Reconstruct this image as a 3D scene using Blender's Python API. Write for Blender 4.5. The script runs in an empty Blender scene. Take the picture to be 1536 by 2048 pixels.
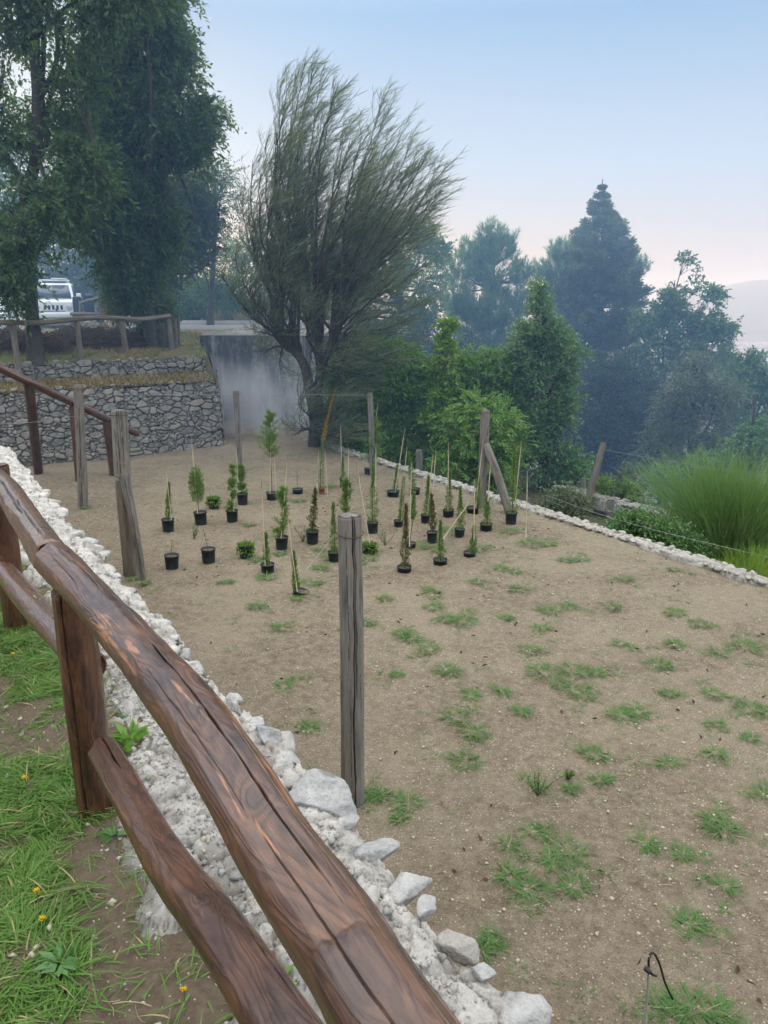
import bpy, math, random
import numpy as np
R = math.radians
sc = bpy.context.scene
col = sc.collection
# ------------------------------------------------------------------ camera
CAMZ = 1.6
PITCH = R(15.4)
cam = bpy.data.cameras.new('camera')
cam.sensor_fit = 'VERTICAL'; cam.sensor_height = 24; cam.lens = 18
cam.clip_start = 0.05; cam.clip_end = 40000
camo = bpy.data.objects.new('camera', cam); col.objects.link(camo)
camo.location = (0, 0, CAMZ); camo.rotation_euler = (R(90) - PITCH, 0, 0)
sc.camera = camo
# ------------------------------------------------------------------ light
SUN_EL, SUN_AZ = R(9), R(-22)          # azimuth from +Y, negative = towards -X
w = bpy.data.worlds.new('World'); sc.world = w; w.use_nodes = True
nt = w.node_tree; nt.nodes.clear()
sky = nt.nodes.new('ShaderNodeTexSky'); sky.sky_type = 'NISHITA'; sky.sun_disc = False
sky.sun_elevation = SUN_EL; sky.sun_rotation = SUN_AZ
sky.air_density = 1.0; sky.dust_density = 1.6; sky.ozone_density = 2.0; sky.altitude = 300
bg = nt.nodes.new('ShaderNodeBackground'); bg.inputs['Strength'].default_value = 0.15
ow = nt.nodes.new('ShaderNodeOutputWorld')
# hand-set elevation ramp over the sky; unseen zenith brightened to keep the ground lit
tc = nt.nodes.new('ShaderNodeTexCoord'); sep = nt.nodes.new('ShaderNodeSeparateXYZ')
ramp = nt.nodes.new('ShaderNodeValToRGB'); mix = nt.nodes.new('ShaderNodeMix'); mix.data_type = 'RGBA'
nt.links.new(tc.outputs['Generated'], sep.inputs[0]); nt.links.new(sep.outputs['Z'], ramp.inputs[0])
cr = ramp.color_ramp
cr.elements[0].position = 0.0; cr.elements[0].color = (1.60, 1.24, 1.00, 1)
cr.elements[1].position = 0.9; cr.elements[1].color = (6.6, 6.5, 6.35, 1)
for p, c in ((0.06, (1.62, 1.32, 1.10)), (0.15, (1.24, 1.38, 1.50)), (0.3, (.56, 1.06, 1.66)), (0.42, (1.3, 1.9, 2.6)), (0.62, (6.3, 6.3, 6.3))):
    e = cr.elements.new(p); e.color = c + (1,)
mix.inputs['Factor'].default_value = 0.955
nt.links.new(sky.outputs[0], mix.inputs['A']); nt.links.new(ramp.outputs[0], mix.inputs['B'])
nt.links.new(mix.outputs['Result'], bg.inputs['Color']); nt.links.new(bg.outputs[0], ow.inputs[0])
sl = bpy.data.lights.new('sun', 'SUN'); sl.energy = 3.0; sl.angle = R(3); sl.color = (1.0, 0.80, 0.58)
so = bpy.data.objects.new('sun', sl); col.objects.link(so)
so.rotation_euler = (R(90) - SUN_EL, 0, R(180) - SUN_AZ)
so.location = (-20, 40, 30)
sc.view_settings.view_transform = 'Standard'; sc.view_settings.look = 'None'
sc.view_settings.exposure = 1.52; sc.view_settings.gamma = 1
sc.render.engine = 'CYCLES'
sc.cycles.use_denoising = True
sc.cycles.max_bounces = 5; sc.cycles.diffuse_bounces = 3; sc.cycles.glossy_bounces = 2
sc.cycles.transmission_bounces = 3; sc.cycles.transparent_max_bounces = 8; sc.cycles.volume_bounces = 1
sc.cycles.volume_max_steps = 64
# ------------------------------------------------------------------ picture geometry -> world
cp, sp = math.cos(PITCH), math.sin(PITCH)
def ray(px, py):
    a = (px - 768) / 1536; b = (1024 - py) / 1536
    return np.array([a, cp + b * sp, -sp + b * cp])
def G(px, py, z):
    d = ray(px, py); return np.array([0, 0, CAMZ]) + d * ((z - CAMZ) / d[2])
def D(px, py, Y):
    d = ray(px, py); return np.array([0, 0, CAMZ]) + d * (Y / d[1])
FZ = -1.6                     # level of the planted field
U = np.array([-0.54, 0.842]); Vv = np.array([0.842, 0.54])   # along / across the terraces
def ST(s, t): return s[..., None] * U + t[..., None] * Vv if isinstance(s, np.ndarray) else s * U + t * Vv
def st_of(p): return p[0] * U[0] + p[1] * U[1], p[0] * Vv[0] + p[1] * Vv[1]
# ------------------------------------------------------------------ numpy noise
def _h(i, j, k, seed):
    n = (i.astype(np.int64) * 374761393 + j.astype(np.int64) * 668265263 + k.astype(np.int64) * 2147483647 + seed * 144665) & 0xffffffff
    n = ((n ^ (n >> 13)) * 1274126177) & 0xffffffff
    n = ((n ^ (n >> 16)) * 2246822519) & 0xffffffff
    n = n ^ (n >> 15)
    return (n & 0xffffff) / float(0xffffff)
def vn(P, seed=0):
    P = np.asarray(P, float)
    f = np.floor(P).astype(np.int64); t = P - f; t = t * t * (3 - 2 * t); o = 0
    for a in (0, 1):
        for b in (0, 1):
            for c in (0, 1):
                wgt = (t[..., 0] if a else 1 - t[..., 0]) * (t[..., 1] if b else 1 - t[..., 1]) * (t[..., 2] if c else 1 - t[..., 2])
                o = o + wgt * _h(f[..., 0] + a, f[..., 1] + b, f[..., 2] + c, seed)
    return o * 2 - 1
def fbm(P, o=4, seed=0, g=0.5):
    P = np.asarray(P, float); s = 0; a = 1; n = 0
    for k in range(o):
        s = s + a * vn(P * 2 ** k, seed + k * 7); n += a; a *= g
    return s / n
def P3(x, y, z=None):
    return np.stack([x, y, np.zeros_like(x) if z is None else z], -1)
def voro(x, y, seed=0, jit=0.9):
    fx = np.floor(x).astype(np.int64); fy = np.floor(y).astype(np.int64)
    f1 = np.full(x.shape, 9.0); f2 = np.full(x.shape, 9.0); idv = np.zeros(x.shape)
    for a in (-1, 0, 1):
        for b in (-1, 0, 1):
            cx = fx + a; cy = fy + b; z = np.zeros_like(cx)
            px = cx + .5 + jit * (_h(cx, cy, z, seed) - .5); py = cy + .5 + jit * (_h(cx, cy, z + 1, seed) - .5)
            d = np.hypot(px - x, py - y); hid = _h(cx, cy, z + 2, seed)
            nearer = d < f1
            f2 = np.where(nearer, f1, np.minimum(f2, d)); idv = np.where(nearer, hid, idv); f1 = np.where(nearer, d, f1)
    return f1, f2, idv
def sstep(x, a, b):
    t = np.clip((x - a) / (b - a), 0, 1); return t * t * (3 - 2 * t)
# ------------------------------------------------------------------ mesh helpers
def mk(name, V, F, mat=None, parent=None, smooth=False, attrs=None):
    V = np.asarray(V, float).reshape(-1, 3)
    if not isinstance(F, list): F = [F]
    F = [np.asarray(f, np.int64) for f in F if len(f)]
    me = bpy.data.meshes.new(name)
    me.vertices.add(len(V)); me.vertices.foreach_set('co', V.astype(np.float32).ravel())
    tot = np.concatenate([np.full(len(f), f.shape[1]) for f in F]); li = np.concatenate([f.ravel() for f in F])
    st = np.concatenate([[0], np.cumsum(tot)[:-1]])
    me.loops.add(len(li)); me.loops.foreach_set('vertex_index', li.astype(np.int32))
    me.polygons.add(len(tot)); me.polygons.foreach_set('loop_start', st.astype(np.int32))
    me.update(calc_edges=True); me.validate()
    if smooth: me.polygons.foreach_set('use_smooth', np.ones(len(me.polygons), bool))
    for k, a in (attrs or {}).items():
        a = np.asarray(a, np.float32)
        if a.ndim == 1:
            at = me.attributes.new(k, 'FLOAT', 'POINT'); at.data.foreach_set('value', a)
        elif a.shape[1] == 3:
            at = me.attributes.new(k, 'FLOAT_VECTOR', 'POINT'); at.data.foreach_set('vector', a.ravel())
    o = bpy.data.objects.new(name, me); col.objects.link(o)
    if mat: me.materials.append(mat)
    if parent is not None:
        o.parent = parent
        o.matrix_parent_inverse = bpy_inv(parent)
    return o
from mathutils import Matrix, Vector
def bpy_inv(p):
    return Matrix.Translation(p.location).inverted() if p.type == 'EMPTY' else p.matrix_basis.inverted()
def tag(o, label=None, cat=None, group=None, kind=None):
    if label: o['label'] = label
    if cat: o['category'] = cat
    if group: o['group'] = group
    if kind: o['kind'] = kind
    return o
def thing(name, loc, label, cat, group=None):
    o = bpy.data.objects.new(name, None); col.objects.link(o); o.location = tuple(map(float, loc)); o.empty_display_size = .1
    return tag(o, label, cat, group)
class MB:                      # collects pieces of one mesh
    def __init__(s): s.V = []; s.F = []; s.n = 0; s.A = {}
    def add(s, V, F, **attrs):
        V = np.asarray(V, float).reshape(-1, 3); s.V.append(V)
        for f in (F if isinstance(F, list) else [F]): s.F.append(np.asarray(f) + s.n)
        for k, a in attrs.items():
            a = np.asarray(a, float)
            if a.ndim == 0: a = np.full(len(V), float(a))
            s.A.setdefault(k, []).append(a)
        s.n += len(V); return s
    def build(s, name, mat, parent=None, smooth=False):
        d = {}
        for f in s.F: d.setdefault(f.shape[1], []).append(f)
        return mk(name, np.concatenate(s.V), [np.concatenate(v) for v in d.values()], mat, parent, smooth,
                  {k: np.concatenate(a) for k, a in s.A.items()})
def grid_faces(a, b, wrap=False):
    i, j = np.meshgrid(np.arange(a - 1), np.arange(b if wrap else b - 1), indexing='ij')
    j2 = (j + 1) % b
    return np.stack([i * b + j, (i + 1) * b + j, (i + 1) * b + j2, i * b + j2], -1).reshape(-1, 4)
def tubes(P, rad, k=4):        # P (n,m,3), rad (n,m): n tubes at once
    P = np.asarray(P, float); rad = np.asarray(rad, float)
    if P.ndim == 2: P = P[None]; rad = rad[None]
    n, m, _ = P.shape
    T = np.gradient(P, axis=1); T /= np.linalg.norm(T, axis=2, keepdims=True) + 1e-9
    ref = np.where(np.abs(T[:, :1, 2:3]) > .8, np.array([[[1., 0, 0]]]), np.array([[[0, 0, 1.]]]))
    A = np.cross(T, np.broadcast_to(ref, T.shape)); A /= np.linalg.norm(A, axis=2, keepdims=True) + 1e-9
    B = np.cross(T, A)
    th = np.arange(k) * 2 * math.pi / k
    V = P[:, :, None] + rad[:, :, None, None] * (A[:, :, None] * np.cos(th)[:, None] + B[:, :, None] * np.sin(th)[:, None])
    f = grid_faces(m, k, True)
    F = (f[None] + (np.arange(n) * m * k)[:, None, None]).reshape(-1, 4)
    cap = (np.arange(k)[::-1][None] + (np.arange(n) * m * k)[:, None])
    cap2 = (np.arange(k)[None] + (np.arange(n) * m * k + (m - 1) * k)[:, None])
    return V.reshape(-1, 3), [F, np.concatenate([cap, cap2])]
def ribbons(P, W, S):          # P (n,m,3) centre lines, W (n,m), S (n,3) side vectors
    n, m, _ = P.shape
    V = np.stack([P - S[:, None] * W[..., None], P + S[:, None] * W[..., None]], 2).reshape(-1, 3)
    f = grid_faces(m, 2)
    return V, (f[None] + (np.arange(n) * m * 2)[:, None, None]).reshape(-1, 4)
def unit(v): return v / (np.linalg.norm(v, axis=-1, keepdims=True) + 1e-9)
def spline(pts, m):            # Catmull-Rom through pts
    p = np.asarray(pts, float)
    if len(p) == 2: return p[0] + (p[1] - p[0]) * np.linspace(0, 1, m)[:, None]
    q = np.vstack([2 * p[0] - p[1], p, 2 * p[-1] - p[-2]])
    seg = np.r_[0, np.cumsum(np.linalg.norm(np.diff(p, axis=0), axis=1))]
    u = np.interp(np.linspace(0, seg[-1], m), seg, np.arange(len(p)))
    i = np.minimum(u.astype(int), len(p) - 2); t = (u - i)[:, None]
    a, b, c, d = q[i], q[i + 1], q[i + 2], q[i + 3]
    return .5 * (2 * b + (c - a) * t + (2 * a - 5 * b + 4 * c - d) * t ** 2 + (3 * b - a - 3 * c + d) * t ** 3)
def box(x0, x1, y0, y1, z0, z1):
    V = np.array([(x, y, z) for x in (x0, x1) for y in (y0, y1) for z in (z0, z1)])
    F = np.array([[0, 1, 3, 2], [4, 6, 7, 5], [0, 4, 5, 1], [2, 3, 7, 6], [0, 2, 6, 4], [1, 5, 7, 3]])
    return V, F
def ico(sub):
    import bmesh
    bm = bmesh.new(); bmesh.ops.create_icosphere(bm, subdivisions=sub, radius=1)
    V = np.array([v.co[:] for v in bm.verts]); F = np.array([[v.index for v in f.verts] for f in bm.faces]); bm.free()
    return V, F
ICO = {k: ico(k) for k in (1, 2, 3, 4, 5)}
def rock(rng, sub=3, planes=12, noise=.06, flat=(1, 1, .75)):
    V, F = ICO[sub]; n = unit(np.vstack([rng.normal(size=(planes, 3)), np.vstack([np.eye(3), -np.eye(3)]) + rng.normal(size=(6, 3)) * .22])); d = rng.uniform(.52, .86, planes + 6)
    dots = np.maximum(V @ n.T, 1e-3); r = np.minimum(1.0, (d / dots).min(1))
    r = r * (1 + noise * fbm(V * 2.5 + rng.uniform(0, 50, 3), 4, 3))
    return V * r[:, None] * np.array(flat), F
# ------------------------------------------------------------------ materials
class NM:
    def __init__(s, name):
        s.m = bpy.data.materials.new(name); s.m.use_nodes = True; s.t = s.m.node_tree; s.t.nodes.clear()
        s.out = s.t.nodes.new('ShaderNodeOutputMaterial')
    def n(s, ty, ins=None, **props):
        nd = s.t.nodes.new('ShaderNode' + ty)
        for k, v in props.items(): setattr(nd, k, v)
        for k, v in (ins or {}).items():
            if isinstance(v, bpy.types.NodeSocket): s.t.links.new(v, nd.inputs[k])
            elif isinstance(v, tuple) and len(v) == 3 and nd.inputs[k].type == 'RGBA': nd.inputs[k].default_value = v + (1,)
            else: nd.inputs[k].default_value = v
        return nd
    def attr(s, name, out='Fac'): return s.n('Attribute', attribute_name=name).outputs[out]
    def pos(s): return s.n('NewGeometry').outputs['Position']
    def mapv(s, v, scale): return s.n('Mapping', {'Vector': v, 'Scale': scale}).outputs[0]
    def noise(s, v, scale, detail=4, rough=.6, dist=0):
        return s.n('TexNoise', {'Vector': v, 'Scale': scale, 'Detail': detail, 'Roughness': rough, 'Distortion': dist}).outputs['Fac']
    def ramp(s, f, stops):
        nd = s.n('ValToRGB', {'Fac': f}); c = nd.color_ramp
        while len(c.elements) < len(stops): c.elements.new(.5)
        for e, (p, v) in zip(c.elements, stops):
            e.position = p; e.color = (v if isinstance(v, tuple) else (v, v, v)) + (1,)
        return nd.outputs[0]
    def mix(s, f, a, b, bt='MIX'):
        nd = s.n('Mix', data_type='RGBA', blend_type=bt)
        for k, v in ((0, f), (6, a), (7, b)):
            if isinstance(v, bpy.types.NodeSocket): s.t.links.new(v, nd.inputs[k])
            else: nd.inputs[k].default_value = (v + (1,)) if isinstance(v, tuple) else v
        return nd.outputs[2]
    def math(s, op, a, b=0.0, c=0.0):
        nd = s.n('Math', operation=op)
        for k, v in enumerate((a, b, c)):
            if isinstance(v, bpy.types.NodeSocket): s.t.links.new(v, nd.inputs[k])
            else: nd.inputs[k].default_value = v
        return nd.outputs[0]
    def bump(s, h, st=.5, dist=.01): return s.n('Bump', {'Height': h, 'Strength': st, 'Distance': dist}).outputs[0]
    def pbr(s, color, rough=.8, normal=None, spec=.3, metal=0):
        ins = {'Base Color': color, 'Roughness': rough, 'Specular IOR Level': spec, 'Metallic': metal}
        if normal is not None: ins['Normal'] = normal
        p = s.n('BsdfPrincipled', ins); s.t.links.new(p.outputs[0], s.out.inputs[0]); s.p = p; return s.m
def leafmat(name, a, b, trans=.35, rough=.55, spec=.25, tint=None):
    k = NM(name); r = k.attr('rnd'); c = k.mix(r, a, b)
    nz = k.noise(k.pos(), 1.6, 2)
    c = k.mix(k.ramp(nz, [(.35, 0.0), (.65, 1.0)]), c, tuple(x * 1.45 for x in a))
    if tint: c = k.mix(k.ramp(r, [(.93, 0.0), (.97, 1.0)]), c, tint)
    p = k.n('BsdfPrincipled', {'Base Color': c, 'Roughness': rough, 'Specular IOR Level': spec})
    t = k.n('BsdfTranslucent', {'Color': k.mix(.5, c, (.25, .35, .05))})
    m = k.n('MixShader', {0: trans, 1: p.outputs[0], 2: t.outputs[0]})
    k.t.links.new(m.outputs[0], k.out.inputs[0]); return k.m
def plain(name, c, rough=.7, spec=.3, metal=0, var=.25, scale=30, bump=.0):
    k = NM(name); nz = k.noise(k.pos(), scale, 5)
    cc = k.mix(nz, tuple(x * (1 - var) for x in c), tuple(min(1, x * (1 + var)) for x in c))
    return k.pbr(cc, rough, k.bump(nz, bump, .01) if bump else None, spec, metal)
rng = np.random.default_rng(7)
# ================================================================== MATERIALS
def soil_mat():
    k = NM('dry_soil'); p = k.pos()
    n1 = k.noise(p, 0.9, 4); n2 = k.noise(p, 14, 6, .7); n3 = k.noise(p, 90, 5, .7)
    c = k.mix(k.ramp(n1, [(.4, 0.0), (.6, 1.0)]), (.162, .128, .091), (.256, .216, .157))
    sx = k.n('SeparateXYZ', {0: p}); tt = k.math('ADD', k.math('MULTIPLY', sx.outputs[0], .842), k.math('ADD', k.math('MULTIPLY', sx.outputs[1], .54), k.math('MULTIPLY', n1, 1.2)))
    c = k.mix(k.ramp(k.math('MULTIPLY', tt, .2), [(.33, .75), (.52, 0.0)]), c, (.120, .090, .066))
    n0 = k.noise(p, .45, 5, .65); c = k.mix(k.ramp(n0, [(.42, .6), (.55, 0.0)]), c, (.13, .10, .076)); c = k.mix(k.ramp(n2, [(.3, 0.0), (.72, 1.0)]), c, (.33, .282, .207))
    c = k.mix(k.ramp(n3, [(.3, .8), (.52, 0.0)]), c, (.08, .055, .038))
    vo = k.n('TexVoronoi', {'Vector': p, 'Scale': 42.0}); d = vo.outputs['Distance']
    sp_ = k.math('MULTIPLY', k.ramp(d, [(.16, 1.0), (.24, 0.0)]), k.ramp(vo.outputs['Color'], [(.55, 0.0), (.62, 1.0)]))
    c = k.mix(k.math('MULTIPLY', sp_, .75), c, (.58, .53, .44))
    h = k.math('ADD', k.math('MULTIPLY', n2, .7), k.math('MULTIPLY', n3, .5))
    return k.pbr(c, .95, k.bump(h, 1.0, .035), .1)
M = {}
M['soil'] = soil_mat()
def earth_grass(name, a, b, c3):
    k = NM(name); p = k.pos(); n1 = k.noise(p, 1.3, 5); n2 = k.noise(p, 30, 6, .75)
    c = k.mix(k.ramp(n1, [(.4, 0.0), (.6, 1.0)]), a, b); c = k.mix(k.ramp(n2, [(.35, 0.0), (.7, 1.0)]), c, c3)
    return k.pbr(c, .95, k.bump(n2, 1.0, .03), .1)
M['pathsoil'] = earth_grass('dark_earth', (.10, .072, .05), (.15, .115, .08), (.21, .17, .125))
M['terrace'] = earth_grass('dry_turf', (.15, .125, .07), (.085, .1, .045), (.21, .165, .09))
M['hill'] = earth_grass('wooded_slope', (.06, .07, .03), (.09, .085, .045), (.12, .1, .06))
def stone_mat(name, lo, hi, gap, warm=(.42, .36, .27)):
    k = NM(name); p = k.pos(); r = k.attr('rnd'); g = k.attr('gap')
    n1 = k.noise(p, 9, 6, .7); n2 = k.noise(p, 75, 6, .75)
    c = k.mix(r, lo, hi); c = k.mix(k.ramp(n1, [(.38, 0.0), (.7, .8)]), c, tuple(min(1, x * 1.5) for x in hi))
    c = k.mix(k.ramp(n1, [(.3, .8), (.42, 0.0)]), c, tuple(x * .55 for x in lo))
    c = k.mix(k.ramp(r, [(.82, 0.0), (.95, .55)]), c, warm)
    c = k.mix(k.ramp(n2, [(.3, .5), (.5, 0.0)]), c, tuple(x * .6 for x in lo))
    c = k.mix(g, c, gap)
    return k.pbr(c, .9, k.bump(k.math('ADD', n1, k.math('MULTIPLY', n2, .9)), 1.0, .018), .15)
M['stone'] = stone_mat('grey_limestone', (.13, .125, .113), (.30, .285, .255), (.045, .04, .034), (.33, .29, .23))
M['rubble'] = stone_mat('pale_crumbly_mortar', (.34, .33, .305), (.58, .56, .525), (.14, .12, .095), (.52, .46, .38))
M['paleock'] = stone_mat('pale_limestone_rock', (.32, .325, .33), (.52, .52, .51), (.2, .18, .16), (.45, .40, .33))
M['edging'] = stone_mat('dirty_pale_stones', (.22, .21, .19), (.42, .40, .36), (.12, .10, .08), (.40, .35, .28))
M['pebble'] = plain('pebbles', (.44, .39, .31), .9, .2, var=.35, scale=70)
M['straw'] = plain('dry_straw', (.42, .34, .21), .9, .2, var=.4, scale=20)
def concrete_mat():
    k = NM('stained_concrete'); p = k.pos()
    st = k.noise(k.mapv(p, (2.2, 2.2, .5)), 1.0, 6, .7); st2 = k.noise(k.mapv(p, (7., 7., 1.4)), 1.0, 5, .75); n = k.noise(p, 3, 6, .7)
    c = k.mix(k.ramp(st, [(.40, 0.0), (.56, 1.0)]), (.15, .155, .16), (.42, .43, .435))
    c = k.mix(k.ramp(st2, [(.42, .9), (.56, 0.0)]), c, (.09, .095, .10))
    c = k.mix(k.ramp(n, [(.35, .5), (.6, 0.0)]), c, (.06, .06, .065))
    return k.pbr(c, .9, k.bump(n, .4, .01), .2)
M['concrete'] = concrete_mat()
M['asphalt'] = plain('worn_asphalt', (.22, .215, .21), .9, .2, var=.2, scale=12)
M['kerb'] = plain('concrete_kerb', (.33, .32, .30), .9, .2, var=.25, scale=9)
# weathered grey chestnut post : coordinates 'lc' = (x, y across, z along the log, metres)
def greywood(name, a, b, dark):
    k = NM(name); v = k.attr('lc', 'Vector'); ck = k.attr('crack')
    g = k.noise(k.mapv(v, (1, 1, .035)), 160, 5, .7); g2 = k.noise(k.mapv(v, (1, 1, .12)), 22, 5, .6); n = k.noise(v, 4, 3)
    c = k.mix(k.ramp(g, [(.3, 0.0), (.7, 1.0)]), a, b); c = k.mix(k.ramp(g2, [(.32, .8), (.55, 0.0)]), c, dark)
    c = k.mix(k.ramp(n, [(.4, 0.0), (.7, .5)]), c, (.20, .165, .125)); c = k.mix(ck, c, (.012, .010, .009))
    return k.pbr(c, .85, k.bump(k.math('ADD', g, g2), .8, .004), .2)
M['greywood'] = greywood('weathered_grey_wood', (.125, .118, .108), (.29, .275, .25), (.06, .054, .047))
M['fencewood'] = greywood('grey_brown_wood', (.13, .11, .09), (.27, .24, .20), (.08, .065, .05))
def stained(name, worn, dark):
    k = NM(name); v = k.attr('lc', 'Vector'); ck = k.attr('crack'); up = k.attr('up'); kn = k.attr('knot'); ed = k.attr('edge')
    cat = k.noise(k.mapv(v, (1, 1, .16)), 13, 2, .45, .35)
    ph = k.math('ADD', k.math('MULTIPLY', cat, 118.), k.math('MULTIPLY', kn, 20.))
    rings = k.ramp(k.math('ADD', k.math('MULTIPLY', k.math('SINE', ph), .5), .5), [(.35, 0.0), (.9, 1.0)])
    g = k.math('ADD', k.math('MULTIPLY', k.noise(k.mapv(v, (1, 1, .04)), 170, 5, .7), .5), k.math('MULTIPLY', k.noise(k.mapv(v, (1, 1, .03)), 560, 4, .75), .5))
    big = k.noise(k.mapv(v, (1, 1, .30)), 14, 5, .7, .8); big2 = k.noise(k.mapv(v, (1, 1, .25)), 19, 5, .7, .8); st = k.noise(k.mapv(v, (1, 1, .07)), 34, 4, .6, .3)
    base = k.mix(k.ramp(big, [(.36, 0.0), (.62, 1.0)]), dark, (.135, .060, .032))
    base = k.mix(k.math('MULTIPLY', k.ramp(big2, [(.5, 0.0), (.62, .8)]), min(1., worn + .2)), base, (.16, .072, .031))
    wornc = k.mix(k.ramp(big2, [(.38, 0.0), (.62, 1.0)]), (.082, .056, .043), (.19, .145, .12))
    wf = k.ramp(k.math('ADD', k.math('ADD', up, k.math('MULTIPLY', st, .6)), k.math('ADD', k.math('MULTIPLY', big, .8), k.math('MULTIPLY', ed, .12))), [(1.14, 0.0), (1.42, 1.0)])
    c = k.mix(k.math('MULTIPLY', wf, worn), base, wornc)
    c = k.mix(k.math('MULTIPLY', k.ramp(k.math('ADD', st, k.math('ADD', k.math('MULTIPLY', g, .15), k.math('MULTIPLY', ed, .07))), [(.705, 0.0), (.735, 1.0)]), min(1., worn + .05)), c, (.34, .155, .07))
    c = k.mix(k.math('MULTIPLY', rings, .55), c, k.mix(.75, c, (.02, .009, .006)))
    c = k.mix(k.ramp(g, [(.42, .55), (.52, 0.0)]), c, k.mix(.7, c, (.02, .011, .008)))
    c = k.mix(k.ramp(big, [(.30, .7), (.42, 0.0)]), c, (.022, .013, .010))
    c = k.mix(k.ramp(kn, [(.5, 0.0), (.85, .8)]), c, (.028, .016, .011))
    c = k.mix(ck, c, (.005, .0035, .003))
    h = k.math('ADD', k.math('MULTIPLY', g, .5), k.math('ADD', k.math('MULTIPLY', rings, -.25), k.math('MULTIPLY', big, 1.3)))
    m = k.pbr(c, k.ramp(big2, [(.35, .26), (.7, .45)]), k.bump(h, .6, .004), .5)
    k.p.inputs['Coat Weight'].default_value = .45 if worn > .5 else .2; k.p.inputs['Coat Roughness'].default_value = .22
    return m
M['stain'] = stained('red_brown_stained_wood', .95, (.045, .020, .013))
M['stainpale'] = stained('worn_pale_stained_wood', 1.0, (.12, .085, .062))
M['stainpost'] = stained('dark_red_stained_wood', .15, (.038, .015, .010))
M['bark'] = plain('bark', (.075, .065, .055), .95, .15, var=.5, scale=14, bump=1.0)
M['twig'] = plain('thin_twigs', (.06, .05, .04), .9, .1, var=.3)
M['wire'] = plain('galvanised_wire', (.32, .33, .34), .5, .5, .6, var=.1)
M['rustwire'] = plain('rusty_wire', (.09, .05, .035), .8, .3, .3, var=.2)
def log(pts, rad, nl=None, ka=96, seed=0, flats=4, flatlo=.86, lump=.03, cracks=(), knots=(), up_ref=None, lenstep=.006, capround=.012):
    """solid log with adzed flats, cracks and knots. pts path, rad scalar or (r0,r1)"""
    rg = np.random.default_rng(seed); pts = np.asarray(pts, float)
    L = np.linalg.norm(np.diff(pts, axis=0), axis=1).sum(); m = nl or max(6, int(L / lenstep)); P = spline(pts, m)
    s = np.linspace(0, L, m); T = unit(np.gradient(P, axis=0))
    ref = np.array([0, 0, 1.]) if abs(T[0][2]) < .8 else np.array([0, 1., 0]); A = unit(np.cross(T, ref)); B = np.cross(T, A)  # B ~ -ref side
    th = np.arange(ka) * 2 * math.pi / ka; S, TH = np.meshgrid(s, th, indexing='ij')
    rad = (rad, rad) if np.isscalar(rad) else rad; R0 = np.interp(s, (0, L), rad)[:, None]
    r = np.ones_like(S); r2 = np.full_like(S, 1.3)
    for i in range(flats):
        t0 = rg.uniform(0, 6.28) + .5 * vn(P3(s * 1.1, s * 0 + i * 9, s * 0), seed + i); dd = flatlo + (1 - flatlo) * (.5 + .9 * vn(P3(s * 2.2, s * 0 + i * 5, s * 0), seed + 40 + i))
        cc = np.cos(TH - t0[:, None]); pl = np.where(cc > .15, dd[:, None] / np.maximum(cc, .15), 9); r2 = np.minimum(r2, np.maximum(r, pl)); r = np.minimum(r, pl)
    r = r * (1 + lump * 1.6 * fbm(np.stack([np.cos(TH) * 1.2, np.sin(TH) * 1.2, S * 4], -1) + seed, 3, seed) + lump * .35 * fbm(np.stack([np.cos(TH) * 4, np.sin(TH) * 4, S * 30], -1) + seed, 3, seed + 3))
    edge = np.exp(-((r2 - r) / .022) ** 2); crack = np.zeros_like(S); knot = np.zeros_like(S)
    for (t0, s0, s1, wd, dp) in cracks:
        c0 = t0 + .10 * fbm(P3(s * 7, s * 0, s * 0 + t0), 3, seed + 5) + .25 * vn(P3(s * 1.3, s * 0, s * 0 + t0), seed + 8)
        env = sstep(s, s0, s0 + .12) * (1 - sstep(s, s1 - .12, s1)) * (.55 + .6 * np.abs(vn(P3(s * 9, s * 0, s * 0 + t0), seed)))
        dth = (TH - c0[:, None] + math.pi) % (2 * math.pi) - math.pi; x = dth * R0
        gsh = np.exp(-(x / (wd * np.maximum(env[:, None], .02))) ** 2) * (env[:, None] > .03)
        r = r - gsh * dp * np.sqrt(env[:, None]) / R0; crack = np.maximum(crack, np.clip(gsh * 1.5 - .25, 0, 1))
    for (t0, s0, sz) in knots:
        dth = (TH - t0 + math.pi) % (2 * math.pi) - math.pi
        q = np.hypot(dth * R0 / sz, (S - s0) / (sz * 1.8)); r = r + (.10 * np.exp(-q ** 2 / 2.2) - .05 * np.exp(-(q / .45) ** 2)) * (sz / .03) * .5
        knot = np.maximum(knot, np.exp(-q ** 2 * .6))
    e = np.minimum(s, L - s)[:, None]; r = r * np.sqrt(np.clip(1 - (1 - np.clip(e / capround, 0, 1)) ** 2 * .25, .1, 1))
    X = r * R0 * np.cos(TH); Y = r * R0 * np.sin(TH)
    V = P[:, None] + X[..., None] * A[:, None] + Y[..., None] * B[:, None]
    nrm = unit(V - P[:, None]); up = (nrm[..., 2] * .5 + .5) if abs(T[0][2]) < .8 else np.full(S.shape, .5)
    lc = np.stack([X, Y, S + seed * 3.1], -1)
    V = V.reshape(-1, 3); F = [grid_faces(m, ka, True)]; lc = lc.reshape(-1, 3); at = dict(lc=lc, crack=crack.ravel(), up=up.ravel(), knot=knot.ravel(), edge=edge.ravel())
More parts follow.
